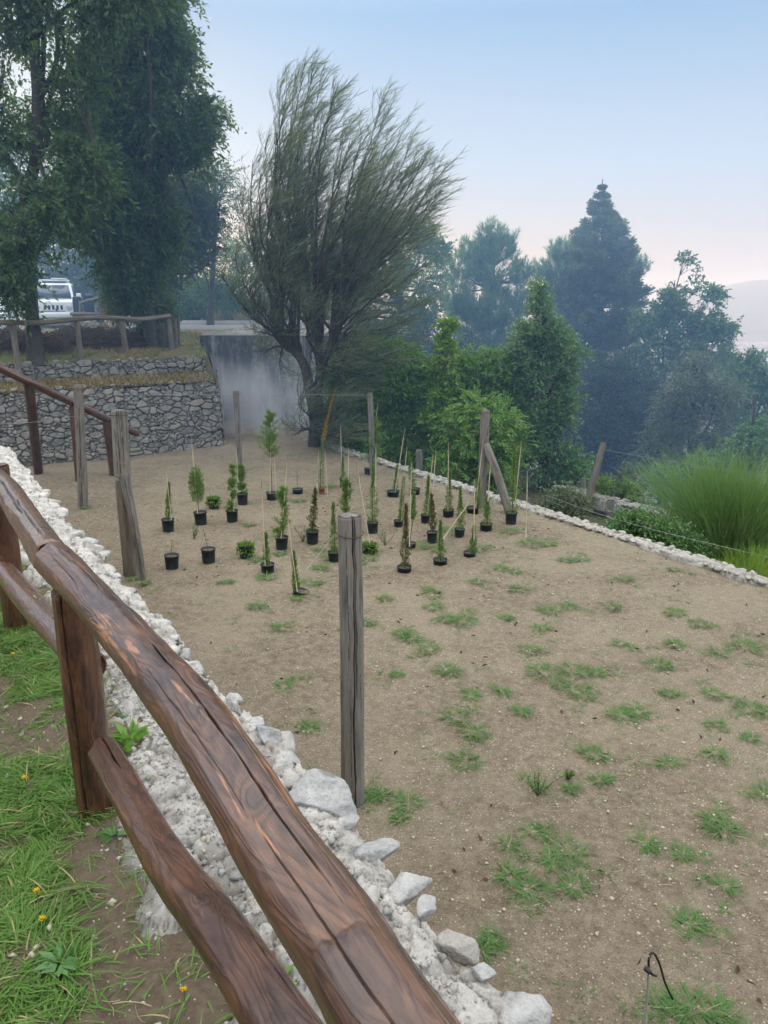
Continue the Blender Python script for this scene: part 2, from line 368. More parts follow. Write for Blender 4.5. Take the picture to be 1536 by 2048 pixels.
    for end, row in ((0, 0), (1, m - 1)):   # concentric end faces
        for q in (.6, .25, .02):
            base = len(V); ring = P[row] + (V[row * ka:(row + 1) * ka] - P[row]) * q; V = np.vstack([V, ring])
            for kk in at:
                a = at[kk][row * ka:(row + 1) * ka]; at[kk] = np.concatenate([at[kk], a * np.array([q, q, 1]) if kk == 'lc' else a * (q > .5) if kk != 'up' else a])
            prev = row * ka if q == .6 else base - ka
            j = np.arange(ka); f = np.stack([prev + j, prev + (j + 1) % ka, base + (j + 1) % ka, base + j], -1); F.append(f if end else f[:, ::-1])
    return V, F, at
def addlog(mb, *a, **k):
    V, F, at = log(*a, **k); mb.add(V, F, **at); return mb
# ================================================================== GROUND
def soil_z(s, t):
    x = s; y = t
    z = .030 * fbm(P3(x * 1.1, y * 1.1), 3, 1) + .016 * fbm(P3(x * 6, y * 6), 4, 2) + .007 * fbm(P3(x * 26, y * 26), 3, 3)
    f1, f2, i = voro(x * 1.6, y * 1.6, 5); z = z - .028 * np.exp(-(f1 / .13) ** 2) * (i > .55)
    return z + .07 * np.exp(-((t - 1.02) / .5) ** 2)
def tmax(s): return 8.42 + sstep(s, 15.0, 17.5) * 2.0
sv = np.concatenate([np.arange(-1.2, 3.5, .014), np.cumsum(np.r_[3.5, np.geomspace(.014, .09, 480)])]); sv = sv[sv < 22.6]
tvv = np.linspace(0, 1, 470)
S_, Q_ = np.meshgrid(sv, tvv, indexing='ij'); T_ = .92 + Q_ * (tmax(S_) - .92)
xy = ST(S_, T_); Z_ = FZ + soil_z(S_, T_)
tag(mk('field_ground', P3(xy[..., 0], xy[..., 1], Z_), grid_faces(len(sv), len(tvv)), M['soil'], smooth=True), kind='structure')
def field_z(p):
    s, t = st_of(np.asarray(p, float)); return FZ + float(soil_z(np.array([s]), np.array([t]))[0])
# hillside falling away into the valley, one sheet out to the horizon
def hill_z(x, y):
    s = x * U[0] + y * U[1]; t = x * Vv[0] + y * Vv[1]
    z = np.where(t < 8.4, -2.35, -2.35 - .05 * (t - 8.4))
    d = np.maximum(t - 12.6, 0); z = z - .20 * d - .0035 * np.minimum(d, 60) ** 2
    z = np.maximum(z, -430 + 0 * z)
    z = np.where(t < 8.6, z + .02 * 0, z)
    return z + .12 * fbm(P3(x * .4, y * .4), 3, 9) + np.minimum(np.hypot(x, y) / 60, 4) * fbm(P3(x * .013, y * .013), 3, 19)
rr = np.concatenate([np.linspace(3, 60, 130), np.geomspace(61, 16000, 120)]); aa = np.radians(np.linspace(-75, 75, 220))
RR, AA = np.meshgrid(rr, aa, indexing='ij'); X_ = RR * np.sin(AA); Y_ = RR * np.cos(AA)
tag(mk('hillside', P3(X_, Y_, hill_z(X_, Y_)), grid_faces(len(rr), len(aa))[:, ::-1], M['hill'], smooth=True), kind='structure')
# upper left terrace behind the walls
W_B = np.array([-3.75, 17.4]); Wd = unit(np.array([3.85, 2.6])); Wn = np.array([Wd[1], -Wd[0]])   # wall line, outward normal
def yedge(x):
    yw = 18.2 + (x + 4.35) * Wd[1] / Wd[0]
    return np.where(x < -4.02, yw, 18.42 + sstep(x, -4.02, -3.85) * 2.73)
def upl_z(x, y):
    e = y - yedge(x); z = .33 + .10 * sstep(e, 0, 1.5) + .005 * np.clip(e, 0, 40) - .00 * x
    z = z + .05 * fbm(P3(x * .9, y * .9), 4, 31) + .08 * sstep(-x, 6, 9) * sstep(e, 0, 2)
    z = z - 1.3 * sstep(x + 4.12 + .32 * (y - 18.5), -.02, .3) * (y < 21.12)
    road = np.maximum(sstep(x, -4.9, -4.6) * (y > 21.1), sstep(y, 21.1, 22.4) * sstep(x, -11, -8.5))
    zr = .69 + .012 * np.clip(y - 21.1, 0, 60)
    return z * (1 - road) + zr * road
xs = np.linspace(-40, -1.0, 300); ee = np.concatenate([[0, .001], np.geomspace(.08, 60, 110)])
X_, E_ = np.meshgrid(xs, ee, indexing='ij'); Y_ = yedge(X_) + E_; Z_ = upl_z(X_, Y_); Z_[:, 0] = -1.0
TF = grid_faces(len(xs), len(ee)); cutv = ((X_ > -3.98 - .32 * (Y_ - 18.5)) & (Y_ < 21.1)).ravel(); TF = TF[~cutv[TF].any(1)]
tag(mk('terrace_ground', P3(X_, Y_, Z_), TF, M['terrace'], smooth=True), kind='structure')
# ledge between the two wall tiers
a_ = np.linspace(-9, -.02, 120); b_ = np.linspace(.03, .97, 16); A_, B_ = np.meshgrid(a_, b_, indexing='ij')
px_ = W_B[0] + Wd[0] * A_ - Wn[0] * B_; py_ = W_B[1] + Wd[1] * A_ - Wn[1] * B_
tag(mk('wall_ledge_ground', P3(px_, py_, -.16 + .12 * B_ + .03 * fbm(P3(px_ * 3, py_ * 3), 3, 4)), grid_faces(120, 16)[:, ::-1], M['terrace'], smooth=True), kind='structure')
# road and its far kerb
xr = np.linspace(-8.3, -1.02, 120); X_, Q_ = np.meshgrid(xr, np.linspace(0, 1, 30), indexing='ij'); Y0_ = 21.42 + 1.0 * (1 - sstep(X_, -5.4, -4.6)); Y_ = Y0_ + Q_ * (27.4 - Y0_)
zr = upl_z(X_, Y_) + .03
tag(mk('road', P3(X_, Y_, zr), grid_faces(120, 30), M['asphalt'], smooth=True), kind='structure')
# near path ground on top of the wall (left foreground)
def tbs(s): return .24 * sstep(s, 1.9, 2.8)      # the rubble band is narrower further along
def path_z(s, t):
    return -.015 + .035 * fbm(P3(s * 2.2, t * 2.2), 4, 61) + .012 * fbm(P3(s * 14, t * 14), 4, 62) - .02 * sstep(t - tbs(s), .3, .6)
s_ = np.arange(-2.5, 12.5, .022); t_ = np.concatenate([np.linspace(-9, -1.2, 60), np.arange(-1.18, .84, .018)])
S_, T_ = np.meshgrid(s_, t_, indexing='ij'); xy = ST(S_, T_)
tag(mk('path_ground', P3(xy[..., 0], xy[..., 1], path_z(S_, T_)), grid_faces(len(s_), len(t_)), M['pathsoil'], smooth=True), kind='structure')
# ================================================================== NEAR RETAINING WALL
def edge_off(s): return .035 * vn(P3(s * 3.1, s * 0, s * 0), 71) + .02 * vn(P3(s * 9, s * 0, s * 0), 72)
near = thing('retaining_wall', (*(ST(4.0, .8)), FZ), 'low terrace retaining wall with crumbly whitish rubble and mortar top beside the log railing', 'stone wall')
s_ = np.concatenate([np.arange(-2.0, 3.2, .0085), np.arange(3.2, 9.6, .016)]); q_ = np.linspace(0, 1, 150)
S_, Q_ = np.meshgrid(s_, q_, indexing='ij'); T_ = -.25 + Q_ * (1.27 + edge_off(S_))
f1, f2, ic = voro(S_ * 8 + .4 * vn(P3(S_ * 9, T_ * 9), 81), T_ * 9 + .4 * vn(P3(S_ * 9, T_ * 9), 82), 8)
g1, g2, ig = voro(S_ * 26, T_ * 26, 12); h1, h2, ih = voro(S_ * 62, T_ * 62, 13)
zt = .020 * sstep(f2 - f1, .0, .16) * ((ic > .3) * (.5 + ic)) + .007 * sstep(g2 - g1, .0, .22) * (ig > .35) * (.4 + ig) + .004 * sstep(h2 - h1, 0, .3) * (ih > .4)
zt = zt + .03 * fbm(P3(S_ * 2.5, T_ * 2.5), 3, 84) + .011 * fbm(P3(S_ * 16, T_ * 16), 5, 85, .62) - .035 * sstep(Q_, .93, 1.0) - .10 * (1 - sstep(T_ - tbs(S_) + .34 * fbm(P3(S_ * 2.2, T_ * 3), 4, 87), .10, .46)) + .004
gap = .55 * (1 - sstep(f2 - f1, .02, .12)) * (ic > .35) + .85 * (1 - sstep(T_ - tbs(S_) + .34 * fbm(P3(S_ * 2.2, T_ * 3), 4, 87), .24, .46)) + .5 * sstep(fbm(P3(S_ * 4, T_ * 4), 4, 88), .25, .45)
xy = ST(S_, T_)
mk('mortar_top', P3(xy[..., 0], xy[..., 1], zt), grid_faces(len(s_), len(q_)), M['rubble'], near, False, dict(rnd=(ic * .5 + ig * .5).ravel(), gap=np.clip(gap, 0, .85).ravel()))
WT = (s_, T_.copy(), zt.copy())
def wall_top_z(s, t):
    i = min(int(np.searchsorted(WT[0], s)), len(WT[0]) - 1); return float(np.interp(t, WT[1][i], WT[2][i]))
def wall_face(a0, a1, h0, h1, batter, seed, cw, ch, res, depth=.05, topvar=.03):
    """returns a (along), out (outward offset), z grids with stone relief"""
    a = np.arange(a0, a1 + res, res); b = np.linspace(0, 1, int((h1 - h0) / res) + 2); A, Bb = np.meshgrid(a, b, indexing='ij')
    top = h1 + topvar * vn(P3(A[:, :1] * 5, A[:, :1] * 0), seed); Z = h0 + Bb * (top - h0)
    wx = .35 * vn(P3(A * 3, Z * 3), seed + 1); wy = .3 * vn(P3(A * 2.4, Z * 4), seed + 2)
    f1, f2, ic = voro(A / cw + wx, Z / ch + wy, seed, .95); k1, k2, ik = voro(A / cw * 2.1 + wy, Z / ch * 1.9, seed + 5, .9)
    small = (_h(np.floor(A * 0).astype(int), (ic * 9999).astype(int), np.zeros(A.shape, int), seed) < .3)
    f1 = np.where(small, k1, f1); f2 = np.where(small, k2, f2); idv = np.where(small, ik, ic)
    e = np.clip((f2 - f1) / .22, 0, 1); out = depth * (np.sqrt(e) + .8 * (idv - .5) * sstep(e, 0, .6)) + .022 * fbm(P3(A * 7, Z * 7), 4, seed + 9) + batter * (h1 - Z)
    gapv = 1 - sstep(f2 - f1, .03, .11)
    return A, out, Z, idv, gapv
A, o_, Z, idv, gp = wall_face(-2.0, 9.6, FZ - .1, -.02, .06, 101, .24, .17, .02, .045)
T_ = 1.0 + o_ - .04 + edge_off(A) * sstep(Z, -.3, 0); xy = ST(A, T_)
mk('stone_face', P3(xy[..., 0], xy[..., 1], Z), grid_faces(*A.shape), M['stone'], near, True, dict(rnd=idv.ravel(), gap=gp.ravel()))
# edge (coping) stones : mortared along the outer edge
def rock_obj(name, c, size, rot, seed, mat, parent=None, flat=(1, .8, .55), sub=4, noise=.14):
    rg = np.random.default_rng(seed); V, F = rock(rg, sub, 13, noise, flat); a = rot
    Rz = np.array([[math.cos(a), -math.sin(a), 0], [math.sin(a), math.cos(a), 0], [0, 0, 1]]); ti = rg.uniform(-.3, .3, 2)
    Rx = np.array([[1, 0, 0], [0, math.cos(ti[0]), -math.sin(ti[0])], [0, math.sin(ti[0]), math.cos(ti[0])]])
    V = V * size @ Rx.T @ Rz.T + c
    return mk(name, V, F, mat, parent, False, dict(rnd=np.full(len(V), rg.uniform(0, 1)), gap=np.zeros(len(V))))
copings = [((575, 1462), .085, 1), ((482, 1392), .05, 2), ((540, 1440), .05, 3), ((762, 1700), .085, 4), ((842, 1762), .085, 5), ((930, 1885), .068, 6), ((722, 1632), .055, 8), ((612, 1506), .05, 9), ((965, 1945), .04, 12), ((885, 1800), .05, 13), ((1052, 2025), .088, 7)]
for (p, size, sd) in copings:
    c = G(p[0], p[1], .0); s0, t0 = st_of(c); c = np.array([*ST(s0, min(t0, 1.03)), .0]); rock_obj('coping_stone', c, size, rng.uniform(0, 3), 200 + sd, M['paleock'], near)
for s0 in np.arange(2.2, 9.5, .19):
    sz = rng.uniform(.035, .105); c = np.array([*ST(s0 + rng.uniform(-.05, .05), 1.0 + rng.uniform(-.03, .03) + float(edge_off(np.array([s0]))[0])), -.028 + rng.uniform(-.02, .01)])
    rock_obj('coping_stone', c, sz, rng.uniform(0, 3), int(s0 * 1000), M['paleock'] if rng.random() < .5 else M['rubble'], near, sub=3)
b = rock_obj('boulder', G(648, 1590, .04), .125, -.35, 305, M['paleock'], None, (1.15, .72, .5), 5, .12)
tag(b, 'large pale angular rock resting on the wall edge before the nearest grey post', 'rock')
# loose rubble chips on the wall top
mb = MB(); V0 = np.array([[1, 0, 0], [-1, 0, 0], [0, 1, 0], [0, -1, 0], [.2, .1, 1], [0, 0, -1], [.8, .7, .4], [-.7, .6, .5]], float); F0 = np.array([[0, 6, 4], [6, 2, 4], [2, 7, 4], [7, 1, 4], [1, 3, 4], [3, 0, 4], [6, 0, 5], [2, 6, 5], [7, 2, 5], [1, 7, 5], [3, 1, 5], [0, 3, 5]])
for i in range(9000):
    s0 = rng.uniform(-1.6, 3.6) if i < 7400 else rng.uniform(3.6, 9); t0 = rng.beta(2, 1.4) * .72 + .28; t0 = max(t0, .36 + float(tbs(s0)))
    sz = min(.0024 * rng.pareto(1.7) + .0028, .013); V = V0 * (1 + .35 * (rng.random((len(V0), 1)) - .5)) * sz * rng.uniform(.5, 1.3, 3)
    mb.add(V + [*ST(s0, t0), wall_top_z(s0, t0) + sz * .35], F0, rnd=rng.random(), gap=0.0)
mr = MB()
for i in range(420):
    s0 = rng.uniform(-1.5, 3.4) if i < 260 else rng.uniform(3.4, 9.2); t0 = .36 + float(tbs(s0)) * .9; t0 = t0 + (1.02 - t0) * rng.beta(1.6, 1.3); sz = min(.008 * (rng.pareto(2.0) + 1), .045); V, F = rock(rng, 2, 8, .1, (1, .85, .6)); a = rng.uniform(0, 6.28)
    V = V @ np.array([[math.cos(a), math.sin(a), 0], [-math.sin(a), math.cos(a), 0], [0, 0, 1]]) * sz; mr.add(V + [*ST(s0, t0), wall_top_z(s0, t0) + sz * .15], F, rnd=rng.random() * .9, gap=0.0)
tag(mr.build('rubble_stones', M['rubble'], near), kind='stuff')
chips = mb.build('loose_rubble', M['rubble']); tag(chips, 'loose whitish mortar crumbs and chips scattered over the wall top', 'rubble', kind='stuff')
# ================================================================== LOG RAILING (foreground)
rl = thing('log_railing', G(190, 1610, 0), 'red-brown stained round-log railing worn glossy and cracked along its top, crossing the foreground', 'railing')
pR = [D(104, 1118, 2.12), D(200, 1215, 1.78), D(350, 1390, 1.28), D(455, 1540, 1.03), D(556, 1705, .86), D(690, 1900, .70), D(780, 2048, .60)]
pR.append(pR[-1] + (pR[-1] - pR[-3]) * 1.6)
V, F, at = log(pR, (.0545, .0535), ka=300, seed=3, flats=5, flatlo=.91, lump=.05, lenstep=.0055, capround=.02,
               cracks=((4.15, .3, .95, .0014, .012), (4.75, .05, .50, .0013, .010), (4.75, .78, 1.7, .0016, .014), (4.2, 1.15, 2.2, .0012, .012), (5.4, .05, .4, .0011, .008), (3.75, 1.2, 2.0, .0013, .010), (5.4, .9, 1.5, .001, .007), (4.5, .45, .9, .0012, .010), (5.3, 1.45, 2.2, .001, .008), (3.9, .2, .6, .0011, .008)),
               knots=((4.1, .30, .022), (3.75, .60, .026), (4.0, 1.08, .022), (3.5, 1.62, .026), (4.9, 1.45, .018), (3.6, .14, .018)))
mk('top_rail', V, F, M['stain'], rl, True, at)
V, F, at = log([D(103, 1116, 2.13) + [0, .0, -.002], D(52, 1040, 2.7), D(-6, 962, 3.35), D(-110, 880, 4.9)], (.054, .05), ka=110, seed=6, flats=4, lump=.05, lenstep=.007, capround=.02,
               cracks=((4.6, .05, .9, .003, .02), (4.2, .5, 1.6, .003, .02)), knots=((4.2, .5, .02),))
mk('top_rail', V, F, M['stainpale'], rl, True, at)
bp = G(192, 1612, 0); tp = D(143, 1190, 2.17)
V, F, at = log([bp - [0, 0, .15], bp * .5 + tp * .5, tp + [0, 0, .02]], (.062, .064), ka=110, seed=11, flats=4, flatlo=.86, lump=.03, lenstep=.008,
               cracks=((1.35, -.2, 1.3, .003, .03), (5.0, -.2, 1.3, .003, .03), (4.2, .1, 1.0, .0025, .02), (5.7, -.2, .9, .002, .02)), knots=())
mk('post', V, F, M['stainpost'], rl, True, at)
for q, (xa, ya) in enumerate(((3.62, 0), (5.1, 0), (.62, 0))):
    Xp = .411 - .63 * xa - .0; top = .84 if xa > 1 else .80
    V, F, at = log([(Xp, xa, -.2), (Xp, xa, top)], .06, ka=60, seed=21 + q, flats=4, lenstep=.012, cracks=((4.6, -.2, 1.1, .003, .03),))
    mk('post', V, F, M['stainpost'], rl, True, at)
V, F, at = log([D(205, 1496, 2.06), D(262, 1600, 1.72), D(335, 1725, 1.40), D(430, 1850, 1.15), D(520, 1985, .965), D(640, 2170, .80)], (.043, .048), ka=200, seed=14, flats=4, flatlo=.88, lump=.05, lenstep=.007, capround=.02,
               cracks=((4.5, -.1, .3, .004, .02), (4.3, .9, 1.5, .0022, .012)), knots=((4.2, .75, .016), (4.9, 1.05, .012)))
mk('lower_rail', V, F, M['stainpost'], rl, True, at)
for i, (t_, s_0, sz_) in enumerate(()): pass
V, F, at = log([D(-20, 1118, 3.75), D(14, 1150, 3.5), D(60, 1205, 3.0), D(183, 1335, 2.2)], .052, ka=90, seed=18, flats=3, lump=.05, lenstep=.009, cracks=((4.3, .1, 1.0, .002, .012),))
mk('lower_rail', V, F, M['stainpale'], rl, True, at)
# ================================================================== STAIR HANDRAIL
hr0 = D(-60, 708, 12.7); hr1 = D(276, 868, 14.7)
def hr(px):
    k = np.linspace(0, 1, 400); Q = hr0 + (hr1 - hr0) * k[:, None]
    xx = 768 + 1536 * Q[:, 0] / (Q[:, 1] * cp - (Q[:, 2] - CAMZ) * sp); return Q[np.argmin(abs(xx - px))]
hd = thing('stair_handrail', hr(57) * [1, 1, 0], 'dark red stained log handrail sloping down beside the stone wall steps', 'handrail')
V, F, at = log([hr0, hr(100), hr1], .07, ka=40, seed=31, flats=3, lenstep=.03, lump=.04); mk('rail', V, F, M['stainpost'], hd, True, at)
for i, (px, pxb_, pyb) in enumerate(((57, 77, 945), (148, 160, 962), (214, 228, 948))):
    q = hr(px); lo = G(pxb_, pyb, FZ); lo[2] -= .1
    V, F, at = log([lo, q - [0, 0, .03]], .085, ka=40, seed=35 + i, flats=4, lenstep=.03); mk('post', V, F, M['stainpost'], hd, True, at)
# stone steps going down next to the wall
# ================================================================== TWO-TIER DRY STONE WALL
tw = thing('dry_stone_wall', (*(W_B), FZ), 'two-tier grey dry stone retaining wall with a dry grass ledge, under the wooden fence', 'stone wall')
def tier(name, a0, a1, h0, h1, batter, seed, off, lf=0):
    A, o_, Z, idv, gp = wall_face(a0, a1, h0, h1, batter, seed, .21, .125, .0125, .06, .05)
    low = sstep(-A, 4.0, 6.5) * (1 - sstep(Z, -1.6, -.4)) * lf
    o_ = o_ + low * .9 * 1.0 - off
    # round the corner at a=a1 by turning the last strip
    X = W_B[0] + Wd[0] * A + Wn[0] * o_; Y = W_B[1] + Wd[1] * A + Wn[1] * o_
    V = P3(X, Y, Z); n0 = A.shape
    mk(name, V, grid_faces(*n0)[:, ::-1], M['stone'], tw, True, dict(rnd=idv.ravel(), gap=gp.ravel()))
tier('lower_tier', -9.5, 0.0, FZ - .1, -.14, .07, 301, 0, 1)
tier('upper_tier', -9.5, .10, -.3, .33, .08, 331, .95)
# end return of the walls (faces right)
def ret(name, base, a0, a1, h0, h1, seed, sgn=1):
    A, o_, Z, idv, gp = wall_face(a0, a1, h0, h1, .05, seed, .25, .16, .02, .05, .04)
    d = np.array([-.21, 1.0]); n = np.array([1.0, .21]); X = base[0] + d[0] * A + n[0] * (o_ - .03); Y = base[1] + d[1] * A + n[1] * (o_ - .03)
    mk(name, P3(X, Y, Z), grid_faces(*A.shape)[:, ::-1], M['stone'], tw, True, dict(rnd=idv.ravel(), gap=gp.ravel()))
ret('end_return', W_B + [0, 0], 0, 3.7, FZ - .1, -.14, 351); ret('end_return', W_B + Wd * .10 - Wn * .95, 0, 2.4, -.3, .33, 361)
# cap stones along each tier top
mb = MB(); 
for (a0, a1, off, z) in ((-9, 0, .10, -.13), (-9, .05, 1.05, .33)):
    a = a0
    while a < a1:
        sz = rng.uniform(.06, .13); V, F = rock(rng, 2, 10, .1, (1, .8, .55)); p = W_B + Wd * a - Wn * (off + rng.uniform(-.04, .04))
        th = rng.uniform(0, 3); c_, s_q = math.cos(th), math.sin(th); V = V @ np.array([[c_, -s_q, 0], [s_q, c_, 0], [0, 0, 1]]) * sz
        mb.add(V + [*p, z + rng.uniform(-.02, .02)], F, rnd=rng.random(), gap=0.); a += sz * 1.8
mb.build('cap_stones', M['stone'], tw)
# ================================================================== CONCRETE WALL + KERB
cw = thing('concrete_wall', (-3.4, 21.1, FZ), 'high stained grey concrete retaining wall below the road, streaked black and pale', 'concrete wall')
a_ = np.linspace(-4.95, -.98, 130); z_ = np.linspace(FZ - .3, .69, 60); A_, Zz = np.meshgrid(a_, z_, indexing='ij')
mk('wall_face', P3(A_, 21.12 + .02 * fbm(P3(A_, Zz), 3, 5), Zz), grid_faces(130, 60), M['concrete'], cw, True)
V, F = box(-4.9, -.98, 21.13, 21.4, .66, .715); mk('coping', V, F, M['kerb'], cw)
V, F = box(-9, -1.0, 27.4, 27.65, .6, .93); tag(mk('road_kerb', V, F, M['kerb']), 'low pale concrete kerb along the far side of the road', 'kerb')
# ================================================================== LOW RIGHT-HAND STONE EDGE
def stone_edge(name, p0, p1, wd, hz, n, label, size=(.05, .11), zb=FZ, mats='rubble'):
    p0 = np.asarray(p0); p1 = np.asarray(p1); L = np.linalg.norm(p1 - p0); d = (p1 - p0) / L; nn = np.array([d[1], -d[0]])
    t = thing(name, (*((p0 + p1) / 2), zb), label, 'stone edging')
    a = np.arange(0, L, .03); b = np.linspace(-1, 1, 22); A, Bb = np.meshgrid(a, b, indexing='ij'); f1, f2, i = voro(A * 7, Bb * wd * 7, 17)
    z = zb + hz * (1 - np.abs(Bb) ** 3) + .03 * np.sqrt(np.clip((f2 - f1) / .4, 0, 1)) + .03 * fbm(P3(A * 3, Bb * 2), 3, 3) - .15 * (np.abs(Bb) > .97)
    xy = p0 + A[..., None] * d + (Bb * wd / 2 + .03 * vn(P3(A * 3, A * 0), 4))[..., None] * nn
    mk('rubble_bed', P3(xy[..., 0], xy[..., 1], z), grid_faces(*A.shape), M[mats], t, True, dict(rnd=i.ravel(), gap=(.7 * (1 - sstep(f2 - f1, .03, .12))).ravel()))
    mb = MB()
    for k in range(n):
        sz = rng.uniform(*size); V, F = rock(rng, 2, 9, .1, (1, .8, .5)); th = rng.uniform(0, 3); c_, s_q = math.cos(th), math.sin(th)
        o = rng.uniform(-.5, .5) if k % 2 else rng.choice([-.4, .42]); p = p0 + d * rng.uniform(0, L) + nn * wd * o
        mb.add(V @ np.array([[c_, -s_q, 0], [s_q, c_, 0], [0, 0, 1]]) * sz + [*p, zb + hz + .01], F, rnd=rng.random(), gap=0.)
    tag(mb.build('edge_stones', M[mats], t), kind='stuff'); return t
e0 = ST(-1.0, 8.38); e1 = ST(16.2, 8.22)
stone_edge('stone_edging', e0, e1, .24, .035, 800, 'long line of pale rubble stones edging the far side of the planted field', (.025, .075), mats='edging')
q0 = G(1120, 975, -2.3); q1 = G(1345, 1035, -2.3); q2 = q1 + (q1 - q0) * 1.5
stone_edge('stone_edging', q0[:2], q2[:2], .35, .08, 260, 'short grey stone edging on the lower terrace behind the leaning dark post', (.04, .09), -2.35, 'stone')
# ================================================================== GREY FIELD POSTS
def post(label, base, top, r, seed, cracks, wire=None, mat='greywood', group='grey wooden posts around the planted field', rt=None, name='wooden_post', step=.02, lump=.03, ka=64):
    t = thing(name, base, label, 'wooden post', group)
    b0 = np.asarray(base, float); dirv = unit(np.asarray(top) - b0)
    cracks = tuple((1.9 + (c_[0] - 4.45) * .9,) + tuple(c_[1:]) for c_ in cracks)
    V, F, at = log([b0 - dirv * .2, (b0 + top) / 2 + [.006, 0, 0], np.asarray(top)], (r, rt or r * .93), ka=ka, seed=seed, flats=3, flatlo=.92, lump=lump, lenstep=step, cracks=cracks, capround=.008)
    mk('pole', V, F, M[mat], t, True, at)
    if wire is not None:
        c = np.asarray(top) - dirv * wire; th = np.linspace(0, 2 * math.pi, 40); Pp = np.stack([np.cos(th) * r * 1.07, np.sin(th) * r * 1.07, .006 * np.sin(th * 2 + seed)], -1) + c
        V, F = tubes(Pp, np.full(40, .0028), 5); mk('wire_ring', V, F, M['rustwire'], t, True)
    return t
def base(px, py): 
    p = G(px, py, FZ); p[2] = field_z(p); return p
def vtop(b, px, py, dy=0): return D(px, py, b[1] + dy)
b = base(705, 1592); b = np.array([b[0] * .985, b[1] * .985, b[2]])
post('thick cracked grey post standing nearest the camera, with a rusty wire loop near its top', b, vtop(b, 699, 1030), .077, 51,
     ((4.42, -.2, 2.6, .0042, .05), (4.62, 1.0, 2.6, .0030, .05), (4.0, .3, 1.0, .0015, .01), (5.0, .9, 1.7, .0015, .012), (3.6, 1.2, 2.2, .0013, .01)), .115, step=.008, ka=160)
b = base(278, 1158); tpp = vtop(b, 238, 820)
t = thing('wooden_post', b, 'leaning grey post made of two overlapping split pieces, left of the pots', 'wooden post', 'grey wooden posts around the planted field')
mid = D(245, 950, b[1] - .03)
V, F, at = log([mid - unit(tpp - mid) * .02, tpp], (.092, .088), ka=110, seed=57, flats=4, lenstep=.008, lump=.03, cracks=((1.6, -.2, 1.0, .003, .03), (2.2, .1, 1.0, .002, .02), (1.1, -.2, .7, .002, .02), (1.9, .3, .9, .003, .02))); mk('upper_piece', V, F, M['greywood'], t, True, at)
b1 = base(262, 1150)
V, F, at = log([b1 - [0, 0, .15], D(245, 960, b[1] + .04)], (.085, .085), ka=80, seed=59, flats=3, lenstep=.012, cracks=((4.8, .2, 1.4, .003, .03),)); mk('lower_piece', V, F, M['fencewood'], t, True, at)
b2 = base(290, 1160); 
V, F, at = log([b2 - [.01, 0, .1], D(268, 1050, b[1] - .08), D(247, 945, b[1] - .06)], (.035, .062), ka=90, seed=58, flats=4, lenstep=.008, lump=.07, cracks=((1.6, .1, 1.4, .003, .03), (1.1, .3, 1.2, .002, .02))); mk('split_piece', V, F, M['greywood'], t, True, at)
V, F = tubes(np.array([[math.cos(a) * .096, math.sin(a) * .096, .004 * math.sin(3 * a)] for a in np.linspace(0, 6.283, 30)]) + (tpp - [0, 0, .05]), np.full(30, .003), 5); mk('wire_ring', V, F, M['rustwire'], t, True)
b = base(166, 1012); post('tall thin grey post standing at the near wall in front of the handrail', b, vtop(b, 156, 770), .078, 61, ((4.5, .2, 1.9, .003, .03), (4.0, .2, 1.9, .002, .02)), .06, step=.015)
b = base(479, 938); post('grey post in the back of the field in front of the smoky concrete wall', b, vtop(b, 472, 782), .062, 63, ((4.6, .2, 1.5, .003, .03),), .05)
b = base(745, 950); post('grey post rising behind the wide juniper at the back edge of the field', b, vtop(b, 740, 786), .055, 65, ((4.3, .2, 1.3, .003, .03),), .05)
b = base(962, 1013); tb = vtop(b, 971, 820)
bt = post('grey post propped by a diagonal brace at the far edge of the field', b, tb, .077, 67, ((4.6, .2, 1.6, .002, .02),), .035, step=.015)
br0 = D(1018, 1022, b[1] - .5); V, F, at = log([base(1019, 1028), D(995, 950, b[1] - .25), D(970, 888, b[1] - .1)], (.065, .07), ka=60, seed=69, flats=3, lump=.05, lenstep=.015, cracks=((4.5, .2, 1.2, .003, .02),))
mk('brace', V, F, M['greywood'], bt, True, at)
b = G(1176, 1000, -2.3); post('dark weathered post leaning to the right on the lower terrace', b, D(1207, 884, b[1] + .1), .065, 71, ((4.5, .2, 1.1, .003, .03),), None, 'fencewood')
b = G(1218, 1062, -2.3); post('short grey post stub just beyond the stone edging', b, D(1222, 998, b[1]), .065, 73, (), None)
b = G(1166, 985, -2.35); post('small grey stump left of the dark leaning post', b, D(1167, 957, b[1]), .06, 75, (), None)
b = G(838, 948, -1.75); post('short grey post half hidden by the green shrubs behind the edging', b, D(838, 900, b[1]), .075, 77, (), None)
b = G(1388, 975, -2.35); post('thin grey post half hidden in the broom bush', b, D(1388, 934, b[1]), .055, 79, (), None)
# thin wires strung between posts
def wire(pts, label, r=.0022):
    P = spline(np.array(pts), 30); P[:, 2] -= .03 * np.sin(np.linspace(0, math.pi, 30)); V, F = tubes(P, np.full(30, r), 4); tag(mk('fence_wire', V, F, M['wire']), label, 'wire')
b = base(166, 1012); b9 = base(479, 938)
wire([D(-40, 850, 9.5), D(152, 832, b[1])], 'thin wire running left from the tall thin post across the handrail', .003)
wire([D(160, 790, b[1]), D(470, 786, b9[1]), D(735, 790, 14.8)], 'thin slack wire between the back posts of the field', .003)
wire([D(1210, 900, 15.4), D(1600, 960, 13)], 'thin wire running right from the dark leaning post', .003)
wire([D(1090, 990, 12.2), D(1250, 1040, 11.), D(1560, 1120, 9.5)], 'thin sagging wire in front of the broom bush', .003)
